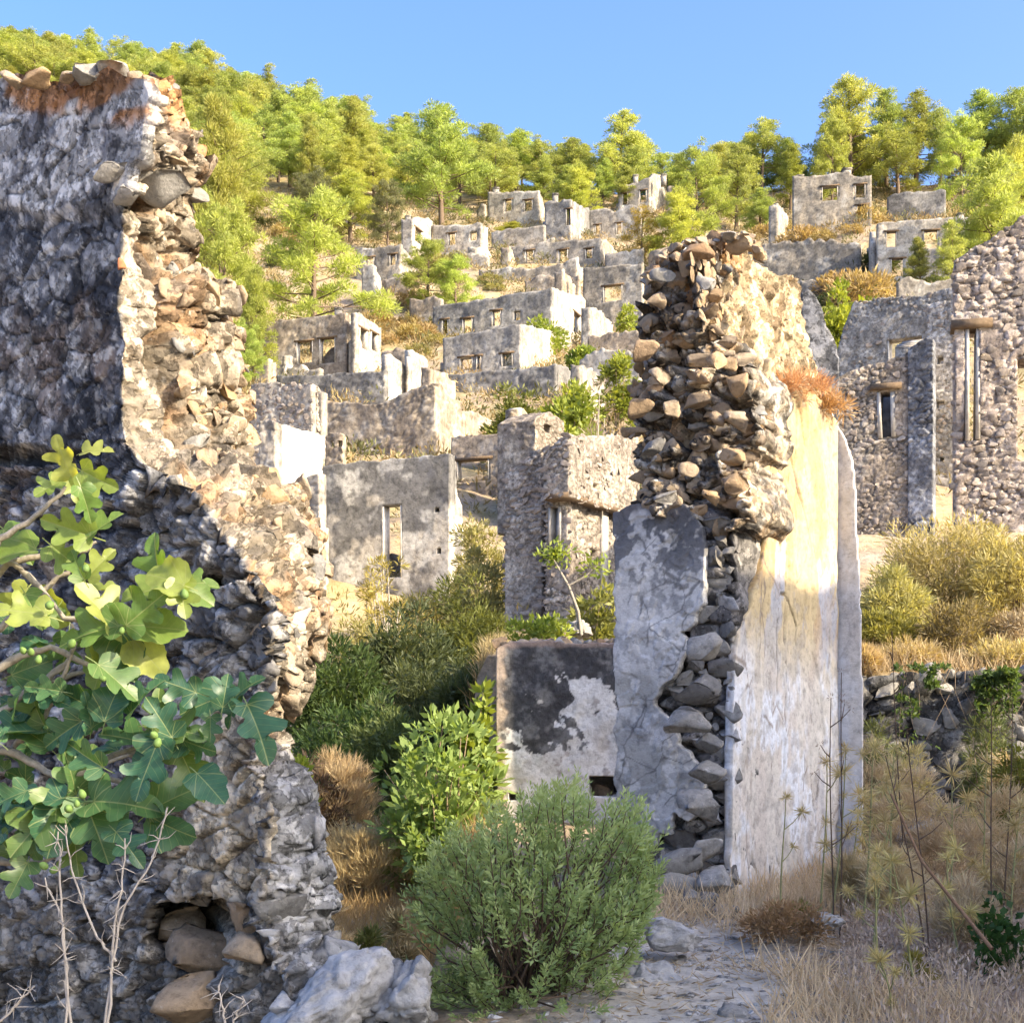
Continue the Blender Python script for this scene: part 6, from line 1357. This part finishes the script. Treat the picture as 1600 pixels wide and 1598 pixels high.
heath('hill_scrub', 'golden and grey green scrub covering the open hillside', gsample(9000, -60, 110, 60, 205, lambda X, Y, px: (px > 350) & (px < 1600)), 100000, (.40, .32, .16), (.17, .16, .07), .75, (.42, .10))
heath('hill_brush', 'dark green brush dotted over the open hillside', gsample(1500, -60, 110, 60, 205, lambda X, Y, px: (px > 350) & (px < 1600)), 34000, (.17, .18, .07), (.08, .09, .04), 1.0, (.42, .12))
heath('slope_scrub', 'scrub on the slope below the lower ruins', gsample(500, -22, 26, 34, 62), 16000, (.30, .25, .12), (.13, .12, .05), .6, (.25, .06))
bush('rusty brown low shrub on the ground before the plaster', 1222, 1418, 8.0, 130, (.44, .31, .17), (.26, .18, .09), n=2600, leaf=(.04, .010), clumps=50, mat=L_DRY, name='low_shrub', cat='low shrub', skirt=.3)
bush('little green topped weed behind the rusty low shrub', 1245, 1402, 8.3, 70, (.24, .24, .08), (.15, .15, .05), n=900, leaf=(.04, .012), clumps=24, skirt=.4, name='weed', cat='weed')
bush('trailing dark green leafy weed at the lower right edge', 1570, 1385, 7.0, 110, (.05, .12, .035), (.03, .075, .025), n=420, leaf=(.045, .035), clumps=40, skirt=.4, crisp=.5, name='weed', cat='weed')
bush('yellow green tuft near the bottom right', 1430, 1470, 6.8, 60, (.30, .28, .07), (.2, .18, .05), n=700, leaf=(.045, .008), clumps=16, skirt=.4, name='weed', cat='weed')
def fennel(label, x0, x1, ytop, Y, nodes, seed, dark=False, tuft=True):
    r = np.random.RandomState(seed); g = gp(x0, Y); tip = at(x1, ytop, Y); root = thing('fennel_stalk' if tuft else 'dry_stalk', label, 'stalk', g)
    t = np.linspace(0, 1, 9); sway = np.sin(t*4+seed)*.012
    pts = g[None]*(1-t)[:, None]+tip[None]*t[:, None]; pts[:, 0] += sway; H = tip[2]-g[2]
    paths = [(pts, np.linspace(.0055 if dark else .0075, .0025, 9))]; LP = []; LD = []; LS = []
    for k in range(nodes):
        f = 1-(k/nodes)*.75 if k else 1.0; p = np.array([np.interp(f, t, pts[:, i]) for i in range(3)])
        if k and r.rand() < .75:
            a = r.uniform(0, 6.28); e = p+np.array([math.cos(a)*.09, math.sin(a)*.06, .07])*r.uniform(.6, 1.7); paths.append((np.array([p, (p+e)/2+[0, 0, -.01], e]), [.004, .003, .002])); p = e
        if tuft:
            n = r.randint(60, 110); d = rand_dir(n, .25); LP.append(np.repeat(p[None], n, 0)); LD.append(d); LS.append(r.uniform(.02, .10, n)*r.uniform(.45, 1.1)*(1+.3*(k == 0)))
        else:
            n = 14; d = rand_dir(n, .2); LP.append(p+d*.01); LD.append(d); LS.append(r.uniform(.012, .03, n))
    V, Fc = tubes(paths, 5); obj('stem', V, Fc, TWIG_DARK if dark else mat_flat('green_stem', (.27, .27, .12), scale=30), root, None, True)
    LP = np.concatenate(LP); LD = np.concatenate(LD); LS = np.concatenate(LS); n = len(LP)
    T = mix(np.broadcast_to(np.array([.42, .38, .16]), (n, 3)), np.array([.62, .54, .26]), r.rand(n)) if tuft else np.broadcast_to(np.array([.16, .10, .06]), (n, 3))
    V, Fc = leaf_mesh(LP, LD, LS, LS*.055+.0016, .2); obj('tufts' if tuft else 'seed_heads', V, Fc, L_DRY, root, np.repeat(T, 4, 0))['kind'] = 'stuff'
for k, a in enumerate([
    ('short fennel stalk in front of the painted plaster, nearest its left corner', 1222, 1225, 1245, 8.6, 3), ('fennel stalk with two tufts before the painted plaster', 1285, 1290, 1190, 8.7, 4), ('fennel stalk rising along the fold of the painted plaster', 1300, 1322, 1172, 8.5, 6), ('tall tufted fennel right of the plaster return', 1345, 1368, 1165, 8.3, 7), ('bushy fennel with wide straw tufts before the dark terrace', 1385, 1400, 1170, 8.1, 8),  # painted plaster: the smooth side with sunlight and shade put into its colour
    ('fennel leaning right with pale tufts in the thistle patch', 1360, 1402, 1230, 7.6, 8), ('low fennel with a pale head in the middle of the dry grass', 1375, 1368, 1330, 7.2, 6), ('long pale fennel arching from the lower path edge', 1440, 1390, 1345, 6.6, 7), ('fennel tuft close to the bottom of the picture by the path', 1400, 1375, 1500, 6.1, 5), ('straw fennel near the right thistles', 1480, 1490, 1210, 8.2, 7), ('fennel standing at the right before the dark terrace wall', 1530, 1545, 1190, 8.4, 7), ('short straw fennel among the pale dried heads', 1500, 1480, 1340, 7.2, 6), ('fennel at the right edge above the leafy weed', 1580, 1592, 1260, 7.8, 7), ('small fennel behind the tall tufted one', 1330, 1340, 1240, 9.2, 5)]):
    fennel(*a, 500+k)
for k, a in enumerate([('tall dark dead stalk crossing the right part of the painted plaster', 1310, 1318, 1050, 8.2, 8), ('dark branching dead stalk beside the tall dead stalk', 1300, 1300, 1090, 8.3, 6), ('thin dead stalk in front of the sunny terrace strip', 1420, 1392, 985, 9.2, 7), ('dead stalk rising before the dark terrace wall', 1555, 1545, 1095, 7.6, 6), ('knobbly dead stalk at the right side', 1570, 1580, 1095, 8.2, 9), ('bent brown stalk leaning left across the thistles', 1455, 1385, 1180, 7.2, 5), ('second brown stalk rising with the bent one', 1452, 1420, 1140, 7.3, 5)]):  # painted plaster: the smooth side with sunlight and shade put into its colour
    fennel(*a, 560+k, True, False)
V, Fc = tubes([(np.array([at(1392, 1240, 7.0), at(1440, 1345, 6.8), at(1500, 1420, 6.6), at(1550, 1482, 6.4)]), [.006, .008, .009, .010])], 6)
tag(obj('fallen_stick', V, Fc, mat_flat('brown_stick', (.20, .12, .07), scale=40), None, None, True), 'long brown stick leaning down to the right through the dry weeds', 'stick')
def thorn(label, px, seed):
    r = np.random.RandomState(seed); Y = 4.15; pts = np.array([at(x, y, Y) for x, y in px]); n = len(pts); t = np.linspace(0, n-1, n*4); P = np.stack([np.interp(t, range(n), pts[:, i]) for i in range(3)], -1); P += r.normal(size=P.shape)*.003
    root = thing('thorn_stalk', label, 'thorny stalk', P[0]); V, Fc = tubes([(P, np.linspace(.0022, .0048, len(P)))], 6); obj('stem', V, Fc, TWIG_PALE, root, None, True)
    tw = []
    for q in P[1:-3:2]:
        for _ in range(r.randint(2, 6)):
            d = nrm(r.normal(size=3)+[0, 0, .3]); L = r.uniform(.02, .065); tw.append((np.array([q, q+d*L*.5+r.normal(size=3)*.004, q+d*L]), [.0018, .0014, .0005]))
    V, Fc = tubes(tw, 4); obj('thorns', V, Fc, TWIG_PALE, root, None, True)['kind'] = 'stuff'
for k, (l, p) in enumerate([('leftmost bleached thorny stalk under the fig leaves', [(92, 1300), (92, 1360), (98, 1470), (112, 1620)]), ('bleached thorny stalk kinking right under the fig leaves', [(102, 1290), (115, 1370), (150, 1465), (182, 1500)]), ('upright bleached stalk in the middle of the thorny bunch', [(196, 1310), (190, 1390), (175, 1480), (160, 1640)]), ('bleached stalk leaning right out of the thorny bunch', [(262, 1262), (240, 1340), (190, 1420), (176, 1500), (168, 1620)]), ('short bleached thorn stalk left of the middle bunch', [(70, 1370), (100, 1440), (104, 1560), (100, 1640)]), ('small thorny twig at the bottom before the hollow', [(340, 1540), (350, 1580), (360, 1630)]), ('thorny twig tipping right at the bottom', [(382, 1555), (368, 1590), (352, 1640)]), ('grey twig slanting up at the bottom left corner', [(55, 1540), (20, 1575), (-20, 1620)])]): thorn(l, p, 700+k)

# bushes one can tell apart on the open slopes
def scrub_meshes(seed, t1, t2):
    r = np.random.RandomState(seed); n = 1500; c = 34; v = rand_dir(c, .3); v[:, 2] = np.abs(v[:, 2]); C = v*np.array([.8, .8, .62]); k = r.randint(0, c, n); d = rand_dir(n, .3)
    P = C[k]+d*(.30*r.rand(n)**.5)[:, None]; P[:, 2] = np.maximum(P[:, 2], -.1); T = mix(np.broadcast_to(np.array(t2), (n, 3)), np.array(t1), np.clip(r.rand(c)[k]*.7+r.rand(n)*.4, 0, 1))
    V, Fc = leaf_mesh(P, nrm(d+rand_dir(n, .3)*.7+v[k]*.4), r.uniform(.14, .28, n), r.uniform(.03, .07, n), .2); mc = make_mesh('foliage', V, Fc, L_BUSH, np.repeat(T, 4, 0))
    V, Fc = tubes([(np.array([[0, 0, -.3], C[i]*.5+[0, 0, .05], C[i]]), [.03, .02, .008]) for i in range(8)], 4); return make_mesh('stem', V, Fc, TWIG, None, True), mc
SCR = [scrub_meshes(31, (.46, .36, .18), (.26, .19, .09)), scrub_meshes(32, (.38, .35, .14), (.20, .19, .08)), scrub_meshes(33, (.16, .18, .06), (.07, .09, .035))]
def scrubs(n, x0, x1, y0, y1, Y0, Y1, kinds, label, group, seed, smin=1.0, smax=2.3):
    r = np.random.RandomState(seed); done = 0; tries = 0
    while done < n and tries < 4000:
        tries += 1; Y = r.uniform(Y0, Y1); px = r.uniform(x0, x1); g = gp(px, Y); py = YH-(g[2]-ZC)*F/Y
        if not (y0 < py < y1): continue
        t = thing('hillside_shrub', label, 'shrub', g, group); s = r.uniform(smin, smax); t.scale = (s, s, s*r.uniform(.7, 1.1)); t.rotation_euler = (0, 0, r.uniform(0, 6.28)); m = SCR[r.choice(kinds)]
        link('stem', m[0], t); link('foliage', m[1], t); done += 1
scrubs(34, 1120, 1370, 310, 490, 70, 165, (0, 0, 1), 'golden or olive scrub bush on the slope between the stub wall and the right ruins', 'scrub bushes on the right slope', 1)
scrubs(10, 1180, 1370, 380, 500, 60, 120, (2,), 'dark green scrub bush low on the slope above the lime green tree', 'dark bushes on the right slope', 2)
scrubs(24, 560, 690, 430, 560, 85, 130, (0, 0, 1), 'golden scrub bush on the bare slope below the small brilliant pine', 'scrub bushes on the middle slope', 3, .8, 1.8)
scrubs(12, 640, 780, 380, 470, 118, 150, (1, 2), 'grey green scrub bush on the rough slope among the upper ruins', 'scrub bushes among the upper ruins', 4, .8, 1.6)
scrubs(10, 400, 470, 280, 420, 110, 180, (0, 2), 'scrub bush on the rocky patch between the left pines', 'scrub bushes between the left pines', 5, .9, 1.9)
scrubs(12, 1360, 1560, 270, 345, 120, 165, (0, 1), 'straw coloured scrub bush around the low dark wall on the right slope', 'scrub bushes around the low dark wall', 6, .8, 1.7)

for k, (px, top, Y, w, t, l) in enumerate([(1375, 1085, 12.2, 90, 0, 'grey green overgrown scrub beside the plaster return'), (1415, 1130, 11.6, 80, 1, 'straw scrub clump on the left part of the dark terrace'), (1580, 1120, 11.8, 90, 1, 'straw scrub clump at the right end of the dark terrace'), (1540, 1050, 12.6, 70, 0, 'small green scrub on the top of the dark terrace'), (1350, 1010, 13.4, 60, 1, 'straw scrub on the terrace edge beside the plaster return'), (1420, 1000, 13.6, 90, 1, 'straw scrub in the middle of the terrace strip'), (1570, 1000, 13.5, 100, 1, 'straw scrub at the right end of the terrace strip')]):
    bush(l, px, top, Y, w, *(((.20, .23, .10), (.10, .12, .05)) if t == 0 else ((.60, .50, .30), (.36, .29, .16))), n=3200, leaf=(.09, .009), clumps=60, stems=20, name='dry_bush' if t else 'shrub', cat='dry bush' if t else 'shrub', skirt=.4, crisp=.5)
# pale overgrown bank in front of the dark terrace, and gravel on the path
for k, (px, top, Y, w, l) in enumerate([(1362, 1120, 11.2, 90, 'straw scrub beside the plaster return'), (1425, 1175, 10.4, 110, 'pale straw scrub before the dark terrace wall'), (1490, 1235, 9.6, 130, 'broad straw scrub in front of the half hidden boulder'), (1560, 1200, 10.0, 110, 'straw scrub near the right edge below the olive shrub'), (1395, 1300, 8.8, 100, 'low straw scrub right of the fennel group'), (1590, 1310, 8.4, 120, 'straw scrub at the right edge over the leafy weed'), (1330, 1330, 9.0, 70, 'small straw scrub at the corner of the plaster'), (1500, 1370, 7.6, 120, 'greyish straw scrub above the dried heads')]):
    bush(l, px, top, Y, w, (.62, .54, .36), (.38, .31, .19), n=3000, leaf=(.09, .006), clumps=46, mat=L_DRY, name='dry_bush', cat='dry bush', skirt=.35, crisp=.55, droop=.8)
P = gsample(2300, -.1, 2.2, 5.4, 9.2); V = []; Fc = []; n0 = 0
for q in P:
    v, f = ROCKS_LO[random.randrange(8)]; s = .008+.045*random.random()**3; V.append(v*s*np.array([1.2, 1, .7])+q); Fc.append(f+n0); n0 += len(v)
V = np.concatenate(V); o = obj('gravel', V, np.concatenate(Fc), M_NEAR, None, np.repeat(mix(np.broadcast_to(np.array([.34, .32, .30]), P.shape), np.array([.54, .52, .49]), RS.rand(len(P))), len(ROCKS_LO[0][0]), 0), False); tag(o, 'loose gravel and broken stone scattered on the dusty path', None, kind='stuff')
